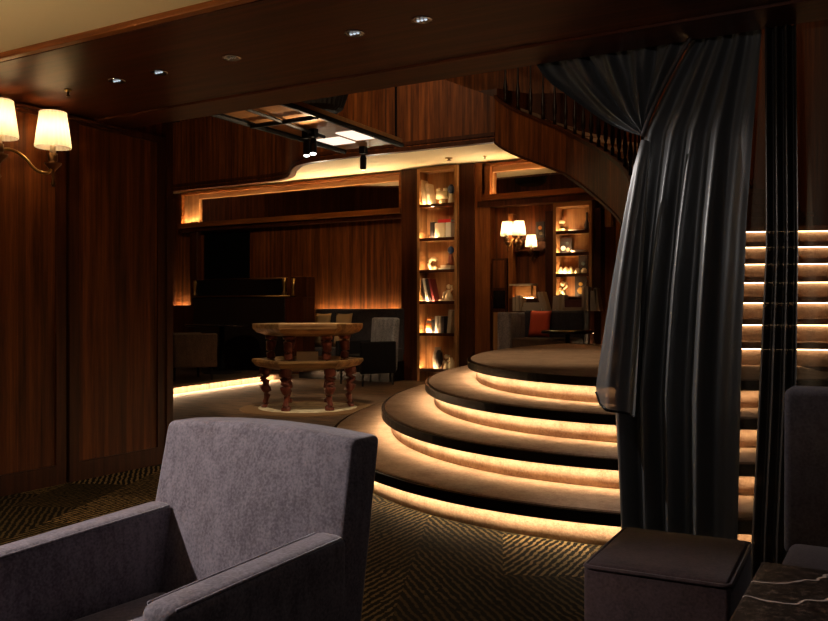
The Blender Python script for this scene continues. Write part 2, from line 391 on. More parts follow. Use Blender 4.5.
for i, (a, b) in enumerate(ST):
    z1 = RIS*(i+1); z0 = RIS*i
    o0 = rel(outline(a, b)); o1 = rel(outline(a-.03, b-.03)); o2 = rel(outline(a-.075, b-.075)); o3 = rel(outline(a-.028, b-.028)); o4 = rel(outline(a-.07, b-.07))
    bm = BM(); band(bm, o2, rel(outline(a-.10, b-.10)), z0+(.006 if i else -.02), z1-.058); fin('riser', bm, M_step, plat, True)
    bm = BM(); band(bm, o0, o4, z1-.058, z1-.004); nn = fin('nosing', bm, M_nose, plat)
    bm = BM(); band(bm, o3, rel(outline(a-.045, b-.045)), z1-.0598, z1-.0586); fin('led_strip', bm, M_led, nn)
    bm = BM(); inn = o1
    if i < 3: band(bm, inn, rel(outline(ST[i+1][0]-.12, ST[i+1][1]-.12)), z1-.004, z1+.004)
    else: prism(bm, [(p.x, p.y) for p in inn]+[(.95, -3.0), (.25, -.8), (-1.0, .9)], z1-.004, z1+.004)
    fin('tread', bm, M_step, plat)

# ------------------------------------------------------------------ grand stair behind the drapes
inner = smooth_path([(-1.60, 6.3, 0), (-1.95, 7.5, 0), (-2.55, 8.75, 0), (-3.55, 9.80, 0), (-4.61, 10.10, 0)], 10)
zt_k = [.84+.10, 1.66, 2.58, 3.25, 3.87]; zb_k = [.68, 1.0, 2.03, 2.76, CZ+.0]
def interp(K, i):
    t = i/10; k = min(int(t), 3); f = t-k; return K[k]*(1-f)+K[k+1]*f
zt = [interp(zt_k, i) for i in range(41)]; zb = [interp(zb_k, i) for i in range(41)]
stair = thing('grand_staircase', 'wide curved staircase rising behind the drapes, lit under every tread', 'staircase', (-1.2, 6.3, .672))
so = Vector((-1.2, 6.3, .672))
def nrm(path, i):
    d = path[min(i+1, len(path)-1)]-path[max(i-1, 0)]; return Vector((d.y, -d.x, 0)).normalized()
OFFS = [(0, 1.22), (13, 1.70), (24, 1.55), (40, 1.25)]
def offs(i):
    for (a, x), (b, y) in zip(OFFS, OFFS[1:]):
        if i <= b: return x+(y-x)*(i-a)/(b-a)
outer = [p+nrm(inner, i)*offs(i) for i, p in enumerate(inner)]
bm = BM(); strip_wall(bm, [p-so+Vector((0, 0, .672)) for p in inner], [z-.672 for z in zb], [z-.672 for z in zt], -.06)
M_strg = M_wall
fin('stringer', bm, M_strg, stair)
bm = BM(); strip_wall(bm, [p-nrm(inner, i)*.02-so+Vector((0, 0, .672)) for i, p in enumerate(inner)], [z-.672-.01 for z in zt], [z-.672+.035 for z in zt], -.11); fin('stringer_cap', bm, M_darkz, stair)
bm = BM(); strip_wall(bm, [p-nrm(inner, i)*.015-so+Vector((0, 0, .672)) for i, p in enumerate(inner)], [z-.672-.035 for z in zb], [z-.672 for z in zb], -.09); fin('stringer_edge', bm, M_darkz, stair)
NS = 18
cum = [0]
for p, q in zip(inner, inner[1:]): cum.append(cum[-1]+(q-p).length)
def at_s(path, s):
    for i in range(40):
        if cum[i+1] >= s or i == 39:
            f = (s-cum[i])/(cum[i+1]-cum[i]); return path[i].lerp(path[i+1], f)
for k in range(NS):
    s0 = cum[-1]*k/NS; s1 = cum[-1]*(k+1)/NS
    a0, a1, b0, b1 = at_s(inner, s0), at_s(inner, s1), at_s(outer, s0), at_s(outer, s1)
    n0 = (b0-a0).normalized(); a0 = a0+n0*.07; a1 = a1+(b1-a1).normalized()*.07
    z = .672+RIS*(k+1)
    fwd = ((a1+b1)-(a0+b0)).normalized()
    def q(v, zz): return (v.x-so.x, v.y-so.y, zz-.672)
    bm = BM(); A, B = a0-fwd*.05, b0-fwd*.05
    prism(bm, [q(A, 0)[:2], q(B, 0)[:2], q(b1, 0)[:2], q(a1, 0)[:2]], z-.045-.672, z-.672); tr = fin('tread', bm, M_step, stair)
    bm = BM(); prism(bm, [q(a0, 0)[:2], q(b0, 0)[:2], q(b0+fwd*.03, 0)[:2], q(a0+fwd*.03, 0)[:2]], z-RIS-.672, z-.045-.672); fin('riser', bm, M_step, stair)
    if k < 7:
        bm = BM(); prism(bm, [q(a0-fwd*.02, 0)[:2], q(b0-fwd*.02, 0)[:2], q(b0-fwd*.005, 0)[:2], q(a0-fwd*.005, 0)[:2]], z-.052-.672, z-.046-.672); fin('led_strip', bm, M_ledstair, tr)
# outer wall of the stair: full height beside the flight, only above the mezzanine where the flight passes over the rear bay
op = [p+nrm(inner, i)*.03 for i, p in enumerate(outer)]
low = [p for p in op if p.x > -3.2]; hi = [p for p in op if p.x <= -3.2]
ow = [Vector((3.2, 6.02, 0)), Vector((op[0].x+.02, 6.02, 0))]+low+[Vector((-3.38, 11.36, 0)), Vector((-3.42, BY, 0))]
bm = BM(); strip_wall(bm, ow, [.0]*len(ow), [3.2]*len(ow), -.06); struct(fin('wall_stair', bm, M_wall))
ow = [Vector((3.2, 6.02, 0)), Vector((op[0].x+.02, 6.02, 0))]+low+hi
bm = BM(); strip_wall(bm, ow, [3.2 if p.x > -3.2 else CZ+.08 for p in ow], [5.5]*len(ow), -.06); struct(fin('wall_stair_upper', bm, M_wall))
# railing: turned balusters and a handrail on the inner stringer
rail = thing('stair_railing', 'dark turned baluster railing following the curved stair', 'railing', (-1.6, 6.3, .672))
ro = Vector((-1.6, 6.3, .672))
base_path = [Vector((p.x, p.y, zt[i]+.035))+nrm(inner, i)*.03 for i, p in enumerate(inner)]
ext = [Vector((-4.61-.26*j, 10.13, 3.905+.117*j)) for j in range(1, 5)]
bm = BM(); tube(bm, [p-ro+Vector((0, 0, .80)) for p in base_path+ext], .035, 8); fin('handrail', bm, M_darkz, rail, True)
bal = None
prof = [(.022, 0), (.022, .07), (.012, .09), (.024, .13), (.030, .20), (.020, .29), (.011, .36), (.016, .40), (.011, .44), (.011, .60), (.018, .66), (.012, .69), (.02, .71), (.02, .79)]
s = .12
while s < cum[-1]:
    p = at_s(base_path, s)
    if bal is None:
        bm = BM(); lathe(bm, prof, 10); bal = fin('baluster', bm, plain('near black turned wood', (.012, .005, .003), .4, 0, .2), rail, True); o = bal
    else:
        o = bal.copy(); COL.objects.link(o); o.parent = rail
    o.location = p-ro; s += .19

# ------------------------------------------------------------------ rear wall: niches, bookcases, pillars
def rect(x0, x1, Y):   # world x span from pixel columns on depth plane Y
    return U(x0, 313, Y).x, U(x1, 313, Y).x
YF = BY-.16      # front of joinery
def pillar(name, x0, x1, y0=0, z0=0, z1=CZ-.01, Yf=YF-.03, mat=M_darkz):
    a, b = rect(x0, x1, Yf); bm = BM(); box(bm, a, b, Yf, BY, z0, z1, .006, 1); return struct(fin(name, bm, mat))
pillar('pillar_1', 401, 417.5)
pillar('pillar_2', 457, 474)
pillar('pillar_3', 474.5, 490, mat=M_trimz, Yf=YF)
pillar('pillar_4', 508, 512.5, z1=2.5, mat=M_trimz, Yf=YF)
pillar('pillar_5', 545, 553, z1=2.5)
pillar('pillar_6', 591.5, 601, z1=2.5)
pillar('pillar_7', 160, 170.5, z1=3.2, mat=M_darkz, Yf=YF+.02)
pillar('pillar_8', 190, 197, z1=2.72, mat=M_darkz, Yf=YF+.05)

def niche(name, label, x0, x1, z0, z1, side_w, lit_side=True):
    """long mirror recess in a lit wooden frame; local origin at lower left front"""
    W = x1-x0; h = z1-z0; d = BY-YF
    t = thing(name, label, 'mirror', (x0, YF, z0))
    bm = BM(); f = .04
    box(bm, 0, W, -.04, d, 0, f*1.3); box(bm, 0, W, -.0, d, h-f, h); box(bm, 0, f, 0, d, f*1.3, h-f); box(bm, W-f, W, 0, d, f*1.3, h-f)
    box(bm, 0, W, -.04, -.012, f*1.3, f*1.3+.03); box(bm, f, W-f, .030, .040, f*1.3, f*1.3+.022)
    fin('frame', bm, M_trimx, t)
    bm = BM(); box(bm, f, f+side_w, .075, d-.001, f*1.3, h-f); fin('lit_reveal', bm, M_oak, t)
    bm = BM(); box(bm, f+side_w, W-f, .075, d-.001, h-f-.085, h-f); fin('lit_band', bm, M_oakx, t)
    bm = BM(); box(bm, f+side_w, W-f, .12, d-.001, f*1.3, h-f-.086); fin('glass', bm, M_mirror, t)
    bm = BM(); box(bm, f+.01, W-f-.01, .0, .016, f*1.3, f*1.3+.012); fin('led_strip', bm, M_niche, t)
    return t
pa = U(180, 224, YF); pb = U(401, 212, YF)
niche('mirror_niche', 'long mirror strip in a glowing wood frame above the banquette', pa.x, pb.x, 2.62, CZ-.03, .36)
pa = U(482, 208, YF); pb = U(625, 200, YF)
niche('mirror_niche', 'mirror strip in a lit wood frame above the books and shelves by the stair', pa.x, pb.x, 2.72, CZ-.03, .10)
# header rail under each niche
a, b = rect(180, 402, YF); bm = BM(); box(bm, a, b, YF+.02, BY, 2.55, 2.615); struct(fin('trim_7', bm, M_darkz))
a, b = rect(478, 625, YF); bm = BM(); box(bm, a, b, YF-.02, BY, 2.62, 2.71); struct(fin('trim_8', bm, M_darkz))
# doorway beside the bar, its darkness put in as a flat black sheet
a, b = rect(205, 250, BY); bm = BM(); box(bm, a, b, BY-.02, BY, 0, 2.50); struct(fin('door_1', bm, plain('dark opening black', (.002, .002, .002), .9, 0, .05)))

def bookcase(label, x0, x1, z0, z1, levels, d=.26, bottom=None):
    """open lit shelving let into the joinery; levels = heights of shelf tops"""
    W = x1-x0; Yf = BY-d
    t = thing('bookcase', label, 'bookcase', (x0, Yf, z0))
    h = z1-z0; f = .045
    for xx in (0, W-f):
        bm = BM(); box(bm, xx, xx+f, 0, d, 0, h); fin('side_panel', bm, M_oak, t)
    bm = BM(); box(bm, f, W-f, 0, d, h-.06, h); fin('top_panel', bm, M_oakx, t)
    bm = BM(); box(bm, f, W-f, d-.012, d, 0, h-.06); fin('back_panel', bm, M_oak, t)
    for i, L in enumerate(levels):
        bm = BM(); box(bm, f, W-f, .012, d-.012, L-.022-z0, L-z0); sh = fin('shelf', bm, M_oakx, t)
        bm = BM(); box(bm, f, W-f, 0, .012, L-.03-z0, L+.016-z0); fin('shelf_edge', bm, M_darkz, sh)
        bm = BM(); box(bm, f+.004, f+.45*(W-2*f), .016, .028, L-z0+.001, L-z0+.009); fin('led_strip', bm, M_shelf, sh)
    return t
zf = lambda y, x, Y: U(x, y, Y).z
YB1 = BY-.26
a, b = rect(417, 457, YB1)
L1 = [zf(y, 437, YB1) for y in (204.5, 238.5, 270.5, 302, 334, 370)]
bookcase('tall narrow lit bookcase between two dark pillars', a, b, 0, CZ-.02, L1)
B1 = (a, b)
a2, b2 = rect(553, 592, YB1)
L2 = [zf(y, 572, YB1) for y in (231.5, 253.5, 274.5, 297.5)]
bookcase('lit bookcase behind the sofa with pale ornaments', a2, b2, .8, 2.6, L2)
# lit slot beyond the second bookcase
a, b = rect(601, 607.5, YB1); bm = BM(); box(bm, a, b, BY-.1, BY, 2.25, 2.6); struct(fin('trim_9', bm, M_oak))

# small uplights in rear bay
def lightbar(name, label, x0, x1, y, z, mat=M_led2):
    bm = BM(); box(bm, x0, x1, y-.012, y+.012, z, z+.012); return tag(fin(name, bm, mat), label, 'light strip')
a, b = rect(319, 400, BY)
lightbar('cove_light', 'warm light strip glowing behind the banquette back', a, b, BY-.05, 1.04, emis('bench strip', (1, .80, .50), 100))
a, b = rect(171.5, 189, BY)
lightbar('cove_light', 'short warm light strip at the wall left of the bar screen', a, b, BY-.05, 1.12, emis('bench strip warm', (1, .80, .50), 150))
a, b = rect(603, 640, BY)
lightbar('cove_light', 'warm light strip behind the sofa end by the drape', a, b, BY-.05, .45, M_shelf)

a, b = rect(165, 202, BY-.12)
bm = BM(); box(bm, a, b, BY-.14, BY-.10, 0, 1.19); struct(fin('trim_14', bm, M_darkz))
# ------------------------------------------------------------------ things on shelves
def put(o, x, Y, z): o.location = (x, Y, z); return o
def book(label, w_, d_, h_, mat, x, Y, z, lean=0, flat=False, group=None, rz=0):
    t = thing('book', label, 'book', (x, Y, z), rz, group)
    M = Matrix.Rotation(lean, 4, 'Y')
    bm = BM()
    if flat: box(bm, -w_/2, w_/2, -d_/2, d_/2, 0, h_)
    else: box(bm, -w_/2, w_/2, -d_/2, d_/2, 0, h_, M=M @ Matrix.Translation((0, 0, 0)))
    if lean:
        zmin = min(v.co.z for v in bm.verts)
        for v in bm.verts: v.co.z -= zmin
    fin('cover', bm, mat, t)
    bm = BM()
    if flat: box(bm, -w_/2+.006, w_/2+.002, -d_/2+.006, d_/2+.002, .006, h_-.006)
    else: box(bm, -w_/2+.006, w_/2-.006, -d_/2+.006, d_/2-.006, .006, h_+.0025, M=M)
    if lean and not flat:
        for v in bm.verts: v.co.z -= zmin
    fin('pages', bm, M_white, t)
    return t
def lump(name, label, cat, prof, mat, x, Y, z, sx=1, sy=1, extra=None, group=None):
    bm = BM(); lathe(bm, prof, 16)
    for v in bm.verts: v.co.x *= sx; v.co.y *= sy
    if extra: extra(bm)
    o = fin(name, bm, mat, None, True, (x, Y, z)); return tag(o, label, cat, group)
def sx1(px): return U(px, 313, BY-.13).x
YS = BY-.12
PXM = 13.3/845   # metres per pixel at the shelves
# bookcase one
z = L1[0]
G = 'ornaments in the tall bookcase'; GB = 'books in the tall bookcase'
book('tall cream book leaning first on the top shelf', .05, .18, .40, M_paper, sx1(427), YS, z, -.16, group=GB)
book('tall cream book leaning second on the top shelf', .05, .18, .34, M_paper, sx1(432), YS, z, -.16, group=GB)
def m_block(bm):
    box(bm, -.09, .09, -.03, .03, .10, .22); box(bm, -.09, -.03, -.03, .03, .22, .26); box(bm, .03, .09, -.03, .03, .22, .26)
lump('bust', 'ivory carved bust ornament on the top shelf', 'ornament', [(.06, 0), (.045, .05), (.04, .1)], M_ivory, sx1(442), YS, z, extra=m_block, group=G)
t = thing('figurine', 'small figurine with a blue head on the top shelf', 'ornament', (sx1(451), YS, z), 0, G)
bm = BM(); lathe(bm, [(.045, 0), (.05, .05), (.03, .12), (.035, .17)], 14); fin('body', bm, M_white, t, True)
bm = BM(); lathe(bm, [(.02, .17), (.055, .21), (.05, .27), (.02, .31)], 14); fin('head', bm, M_bblue, t, True)
z = L1[1]
book('dark upright book on the second shelf', .07, .17, .26, M_bdark, sx1(434.5), YS, z, group=GB)
book('thick cream book standing on the second shelf', .17, .17, .24, M_paper, sx1(442), YS, z, group=GB)
book('white book standing right on the second shelf', .09, .17, .24, M_white, sx1(450.5), YS, z, group=GB)
book('red book lying across two pale books', .22, .16, .05, M_bred, sx1(446.5), YS, z+.243, flat=True, group=GB)
z = L1[2]
def ring_extra(R, r, zc):
    def f(bm):
        pts = [Vector((R*math.cos(a), 0, zc+R*math.sin(a))) for a in [PI*.25+PI*1.5*i/14 for i in range(15)]]
        tube(bm, pts, r, 8)
    return f
lump('loop_ornament', 'open ivory loop ornament on the third shelf', 'ornament', [(.05, 0), (.06, .02), (.04, .04)], M_ivory, sx1(433), YS, z, extra=ring_extra(.075, .028, .115), group=G)
book('white book lying under a figurine on the third shelf', .20, .16, .04, M_white, sx1(446.5), YS, z, flat=True, group=GB)
book('cream book lying second under a figurine', .17, .15, .04, M_paper, sx1(447.5), YS, z+.041, flat=True, group=GB)
t = thing('figurine', 'dark figurine standing on two stacked flat books', 'ornament', (sx1(450.5), YS, z+.082), 0, G)
bm = BM(); lathe(bm, [(.045, 0), (.05, .05), (.035, .14), (.03, .17)], 14); fin('body', bm, plain('rust glaze', (.22, .06, .03), .4), t, True)
bm = BM(); lathe(bm, [(.02, .17), (.05, .21), (.045, .26), (.015, .29)], 14); fin('head', bm, M_bblue, t, True)
z = L1[3]
for i, (px, m, hh, lb) in enumerate(((426, M_bdark, .38, 'dark slim book leaning on the fourth shelf'), (429, M_white, .37, 'white slim book leaning on the fourth shelf'),
        (432, M_bdark, .36, 'dark book with worn cover leaning fourth shelf'), (435, plain('maroon cover', (.20, .03, .03), .5), .36, 'maroon book leaning on the fourth shelf'))):
    book(lb, .035, .18, hh, m, sx1(px+1), YS, z, -.22, group=GB)
book('cream flat book under a seated ivory figure', .21, .16, .035, M_paper, sx1(446.5), YS, z, flat=True, group=GB)
def sit_extra(bm):
    lathe(bm, [(.01, .16), (.035, .18), (.035, .215), (.01, .235)], 12)
    tube(bm, [(-.02, 0, .13), (-.07, -.02, .10), (-.085, -.02, .02)], .02, 8); tube(bm, [(.02, 0, .13), (.07, -.02, .16), (.06, -.02, .22)], .016, 8)
lump('seated_figure', 'ivory seated figure ornament on a flat book', 'ornament', [(.07, 0), (.06, .05), (.035, .10), (.03, .15)], M_ivory, sx1(448.5), YS, z+.036, extra=sit_extra, group=G)
z = L1[4]
t = thing('patterned_jar', 'orange and white patterned jar on the fifth shelf', 'jar', (sx1(429.5), YS, z), 0, G)
bm = BM(); lathe(bm, [(.05, 0), (.062, .04), (.062, .16), (.045, .20)], 16); fin('body', bm, M_white, t, True)
bm = BM(); lathe(bm, [(.064, .09), (.066, .12), (.064, .17)], 16); fin('band', bm, M_borange, t, True)
bm = BM(); lathe(bm, [(.05, .20), (.045, .24), (.015, .26)], 16); fin('lid', bm, M_borange, t, True)
for px, m, hh, lb in ((435, M_bdark, .22, 'small dark book beside the patterned jar'), (438.5, M_white, .27, 'white upright book on the fifth shelf'), (441.5, M_bgrey, .26, 'grey upright book on the fifth shelf'), (444.8, M_bdark, .27, 'black upright book on the fifth shelf')):
    book(lb, .045, .17, hh, m, sx1(px), YS, z, group=GB)
book('tall tan book at the end of the fifth shelf', .06, .17, .36, M_bgrey2, sx1(450.8), YS, z, .08, group=GB)
z = L1[5]
t = thing('vase', 'grey and black glazed vase on the lowest shelf', 'vase', (sx1(437.5), YS, z), 0, G)
bm = BM(); lathe(bm, [(.06, 0), (.075, .06), (.085, .16), (.07, .26), (.045, .31), (.05, .34)], 18); fin('body', bm, M_bgrey, t, True)
bm = BM(); lathe(bm, [(.02, 0), (.05, .05), (.062, .13), (.05, .22), (.02, .27)], 14, Matrix.Translation((.045, -.045, .03))); fin('dark_glaze', bm, M_bdark, t, True)
lump('seated_figure', 'small ivory figure right of the grey vase', 'ornament', [(.055, 0), (.045, .04), (.028, .08), (.025, .12)], M_ivory, sx1(446), YS, z, extra=sit_extra, group=G)
lump('shell_ornament', 'small ivory shell at the end of the lowest shelf', 'ornament', [(.03, 0), (.05, .03), (.05, .08), (.03, .14), (.01, .19)], M_ivory, sx1(451.5), YS, z, group=G)
# bookcase two
G = 'ornaments in the bookcase behind the sofa'
sx2 = lambda px: U(px, 313, BY-.13).x
z = L2[0]
lump('ring_ornament', 'ivory ring ornament on the top sofa shelf', 'ornament', [(.05, 0), (.05, .02), (.03, .03)], M_ivory, sx2(561), YS, z, extra=ring_extra(.06, .022, .10), group=G)
book('white flat book on the top sofa shelf', .22, .14, .03, M_white, sx2(577), YS, z, flat=True, group=G)
lump('bottle_vase', 'slim dark bottle vase on the top sofa shelf', 'vase', [(.03, 0), (.035, .1), (.012, .17), (.014, .27)], M_bdark, sx2(586.5), YS, z, group=G)
def picture(label, w_, h_, px, z, blobs, Y=YS+.03):
    t = thing('framed_picture', label, 'picture', (sx2(px), Y, z), 0, G)
    bm = BM(); box(bm, -w_/2, w_/2, -.01, .01, 0, h_); fin('frame', bm, M_bdark, t)
    for i, (bx, bz, r, m) in enumerate(blobs):
        bm = BM(); lathe(bm, [(r, 0), (r*.8, .004), (.001, .005)], 12, Matrix.Translation((bx, -.010, bz)) @ Matrix.Rotation(PI/2, 4, 'X')); fin('print_shape', bm, m, t)
    return t
z = L2[1]
picture('dark picture with pale shapes on the second sofa shelf', .19, .24, 564.5, z, [(-.03, .09, .035, M_white), (.04, .07, .028, M_bgrey2), (.03, .16, .022, M_bteal)])
lump('bowl', 'shallow white bowl on the second sofa shelf', 'bowl', [(.05, 0), (.09, .02), (.115, .045), (.11, .05)], M_white, sx2(579), YS-.02, z, group=G)
z = L2[2]
for px, lb, s_ in ((561, 'small ivory shell first on the third sofa shelf', .9), (566, 'round ivory shell second on the third sofa shelf', 1.0), (571, 'ivory shell third on the third sofa shelf', 1.0)):
    lump('shell_ornament', lb, 'ornament', [(.025*s_, 0), (.045*s_, .03), (.045*s_, .06), (.025*s_, .10), (.008, .12)], M_ivory, sx2(px), YS-.02, z, group=G)
picture('dark upright picture on the third sofa shelf', .13, .28, 582.5, z, [(0, .16, .03, M_bteal)])
for px, lb in ((578.5, 'ivory shell left before the dark upright picture'), (585, 'ivory shell right before the dark upright picture')):
    lump('shell_ornament', lb, 'ornament', [(.025, 0), (.042, .03), (.04, .06), (.02, .09)], M_ivory, sx2(px), YS-.05, z, group=G)
z = L2[3]
lump('seated_figure', 'ivory figure on the lowest sofa shelf', 'ornament', [(.05, 0), (.045, .04), (.03, .08), (.025, .12)], M_ivory, sx2(562.5), YS, z, extra=sit_extra, group=G)
picture('dark picture with an ochre figure on the lowest sofa shelf', .17, .30, 580, z, [(0, .10, .05, M_byellow), (.0, .19, .03, M_byellow)])

# ------------------------------------------------------------------ right rear bay: cabinet, console, sofa, books, wall lamps
a, b = rect(493, 507, YF); t = thing('wall_cabinet', 'narrow dark cabinet with a tan lower door beside the lit pillar', 'cabinet', (a, YF-.02, 0))
W = b-a
bm = BM(); box(bm, 0, W, 0, BY-YF+.019, 0, 1.85); fin('body', bm, M_darkz, t)
bm = BM(); box(bm, .02, W-.02, -.012, 0, 1.42, 1.82); fin('door', bm, M_wall, t)
bm = BM(); box(bm, .02, W-.02, -.012, 0, 1.12, 1.38); fin('door', bm, M_black, t)
bm = BM(); box(bm, .02, W-.02, -.012, 0, .1, 1.06); fin('door', bm, M_oak, t)['label'] = 'tan lower door'
# wall shelf with lamps
a, b = rect(513, 545, BY-.1)
for k, y in enumerate((238.5, 249)):
    zz = U(530, y, BY-.1).z
    bm = BM(); box(bm, a, b, BY-.12, BY, zz-.03, zz); struct(fin('trim_%d' % (10+k), bm, M_darkz))
picture('dark framed print on the ledge beside the wall lamps', .13, .24, 538.5, U(530, 238.5, BY-.1).z, [(0, .15, .03, M_borange), (.01, .07, .025, M_bgrey2)], Y=BY-.06)
a, b = rect(512, 535, BY-.1)
zt1, zb1 = U(523, 284, BY-.1).z, U(523, 297, BY-.1).z
t = thing('glass_cabinet', 'low glass display with glowing shelf behind the sofa books', 'cabinet', (a, BY-.2, 0))
W = b-a
bm = BM(); box(bm, 0, W, 0, .19, .0, zb1-.02); fin('body', bm, M_darkz, t)
bm = BM(); box(bm, 0, W, 0, .19, zt1-.025, zt1); fin('top', bm, plain('pale stone', (.5, .42, .3), .3), t)
bm = BM(); box(bm, 0, W, .15, .19, zb1, zt1-.025); fin('back_panel', bm, M_oakx, t)
bm = BM(); box(bm, W-.02, W, 0, .02, zb1, zt1-.025); fin('post', bm, M_brass, t)
bm = BM(); box(bm, .01, W-.01, .05, .065, zb1-.02, zb1-.008); fin('led_strip', bm, M_led2, t)

def sconce(label, loc, rz, arms, scale=1.0, watts=6, spread=.29, drop=0.0):
    """wall lamp: plate on the wall (local y=0), arms come out along -y; arms = list of lateral offsets"""
    t = thing('wall_sconce', label, 'wall lamp', loc, rz)
    s_ = scale
    bm = BM(); lathe(bm, [(.001, -.02), (.055, -.015), (.06, 0), (.045, .012), (.02, .03), (.03, .05), (.015, .07)], 18, Matrix.Scale(s_, 4) @ Matrix.Rotation(PI/2, 4, 'X'))
    for v in bm.verts: v.co.z *= 1.7
    fin('backplate', bm, M_bronze, t, True)
    bm = BM(); lathe(bm, [(.004, -.16), (.014, -.13), (.022, -.10), (.014, -.07), (.034, -.04), (.045, -.01), (.03, .02), (.02, .05), (.012, .07)], 16, Matrix.Scale(s_, 4) @ Matrix.Translation((0, -.10, 0))); fin('finial', bm, M_bronze, t, True)
    for ax, ay in arms:
        if abs(ax) > .01:
            pts = smooth_path([Vector(p)*s_ for p in ((0, -.10, .01), (ax*.28, -.10+(ay+.10)*.2, .055), (ax*.5, -.10+(ay+.10)*.5, .03), (ax*.72, -.10+(ay+.10)*.75, -.045), (ax*.9, ay, -.055), (ax, ay, -.01))], 6)
        else:
            pts = smooth_path([Vector(p)*s_ for p in ((0, -.10, -.02), (0, ay*.7, -.05), (0, ay, -.01))], 6)
        bm = BM(); tube(bm, pts, .009*s_, 8); arm = fin('arm', bm, M_brass, t, True)
        T = Matrix.Translation(Vector((ax, ay, 0))*s_) @ Matrix.Scale(s_, 4)
        bm = BM(); lathe(bm, [(.006, -.13), (.013, -.115), (.006, -.10), (.008, -.05), (.02, -.03), (.045, -.005), (.048, .005), (.02, .012), (.026, .02), (.026, .06), (.016, .065)], 16, T); fin('candle_cup', bm, M_bronze, t, True)
        bm = BM(); lathe(bm, [(.017, .06), (.017, .105), (.012, .11)], 12, T); fin('candle_sleeve', bm, M_ivory, t, True)
        bm = BM()
        seg = 48
        z0, z1 = .095, .30
        rings = []
        for zz, r in ((z0, .098), (z0+.012, .099), (z1-.012, .074), (z1, .074)):
            rings.append([bm.verts.new(T @ Vector(((r+(.0022 if i % 2 else 0))*math.cos(2*PI*i/seg), (r+(.0022 if i % 2 else 0))*math.sin(2*PI*i/seg), zz))) for i in range(seg)])
        for A, B in zip(rings, rings[1:]):
            for i in range(seg): bm.faces.new((A[i], A[(i+1) % seg], B[(i+1) % seg], B[i]))
        fin('lamp_shade', bm, M_shade, t)
        l = bpy.data.lights.new('bulb_light', 'POINT'); l.energy = watts; l.color = (1, .70, .40); l.shadow_soft_size = .025*s_
        lo = bpy.data.objects.new('bulb_light', l); COL.objects.link(lo); lo.parent = t; lo.location = Vector((ax, ay, .19))*s_
    return t
# near sconce on the left wall: local -y must point to +X  -> rz = +90deg
ZS = 1.915
sconce('brass wall sconce with pleated cream shades on the panelled wall', (WX-.012, 2.87, ZS), PI/2, [(.33, -.205), (0, -.19), (-.33, -.205)], 1.0, 1.8)
sconce('unseen brass wall sconce added to brighten the cream ceiling', (WX-.012, .75, ZS), PI/2, [(.33, -.205), (0, -.19), (-.33, -.205)], 1.0, 24)  # out-of-view sconce, added with a strong bulb to light the ceiling
p = U(519, 243, BY-.02)
sconce('small bronze wall sconce with two bright shades by the lit shelves', (p.x, BY, p.z), 0, [(-.10, -.22), (.085, -.22)], 1.0, 3.6)
p = U(535, 253, BY-.02)
sconce('single shade sconce standing in for a mirrored lamp beside the dark post', (p.x, BY, p.z), 0, [(0, -.19)], .85, 3.0)  # lamp modelled in place of a reflection in a mirror

# sofa behind the platform with its cushion and books
a, b = U(513, 313, 10.9).x, -3.66
bm = BM(); box(bm, a-.1, b, 10.05, BY-.002, 0, .26); struct(fin('floor_podium', bm, M_floor_far))
t = thing('sofa', 'dark high-backed sofa with grey arm, below the standing books', 'sofa', (a, 10.35, .26))
W = b-a
bm = BM(); box(bm, .18, W, .50, .72, .30, .825, .03); fin('backrest', bm, M_dkfab, t)
bm = BM(); box(bm, .0, .20, .0, .72, .02, .80, .03); fin('armrest', bm, M_seatgrey, t)
bm = BM(); box(bm, .205, W, .0, .5, .05, .46, .03); fin('seat', bm, M_brownfab, t)
for lx in (.05, W-.1):
    for ly in (.05, .64):
        bm = BM(); box(bm, lx, lx+.05, ly, ly+.05, 0, .06); fin('leg', bm, M_black, t)
def cushion(label, wd, hh, mat, loc, lean=-.25, rz=0):
    bm = BM(); nu = 10
    g = {}
    for sgn in (-1, 1):
        for i in range(nu+1):
            for j in range(nu+1):
                u, v = -1+2*i/nu, -1+2*j/nu
                if sgn == 1 and (i in (0, nu) or j in (0, nu)): g[(sgn, i, j)] = g[(-1, i, j)]; continue
                d = .06*((1-u**4)*(1-v**4))**.6*sgn
                pin = 1-.05*(1-abs(u))*(abs(v) > .99)-.0
                g[(sgn, i, j)] = bm.verts.new((u*wd/2*(1-.06*(1-v*v)), d, hh/2+v*hh/2*(1-.06*(1-u*u))))
    for sgn in (-1, 1):
        for i in range(nu):
            for j in range(nu): bm.faces.new((g[(sgn, i, j)], g[(sgn, i+1, j)], g[(sgn, i+1, j+1)], g[(sgn, i, j+1)]))
    bmesh.ops.transform(bm, matrix=Matrix.Rotation(lean, 4, 'X'), verts=bm.verts)
    zm = min(v.co.z for v in bm.verts)
    for v in bm.verts: v.co.z -= zm
    o = fin('cushion', bm, mat, None, True, loc); o.rotation_euler[2] = rz
    return tag(o, label, 'cushion')
p = U(538.5, 337, 10.72)
cushion('red square cushion on the dark sofa', .31, .37, M_red, (p.x, 10.72, .725))
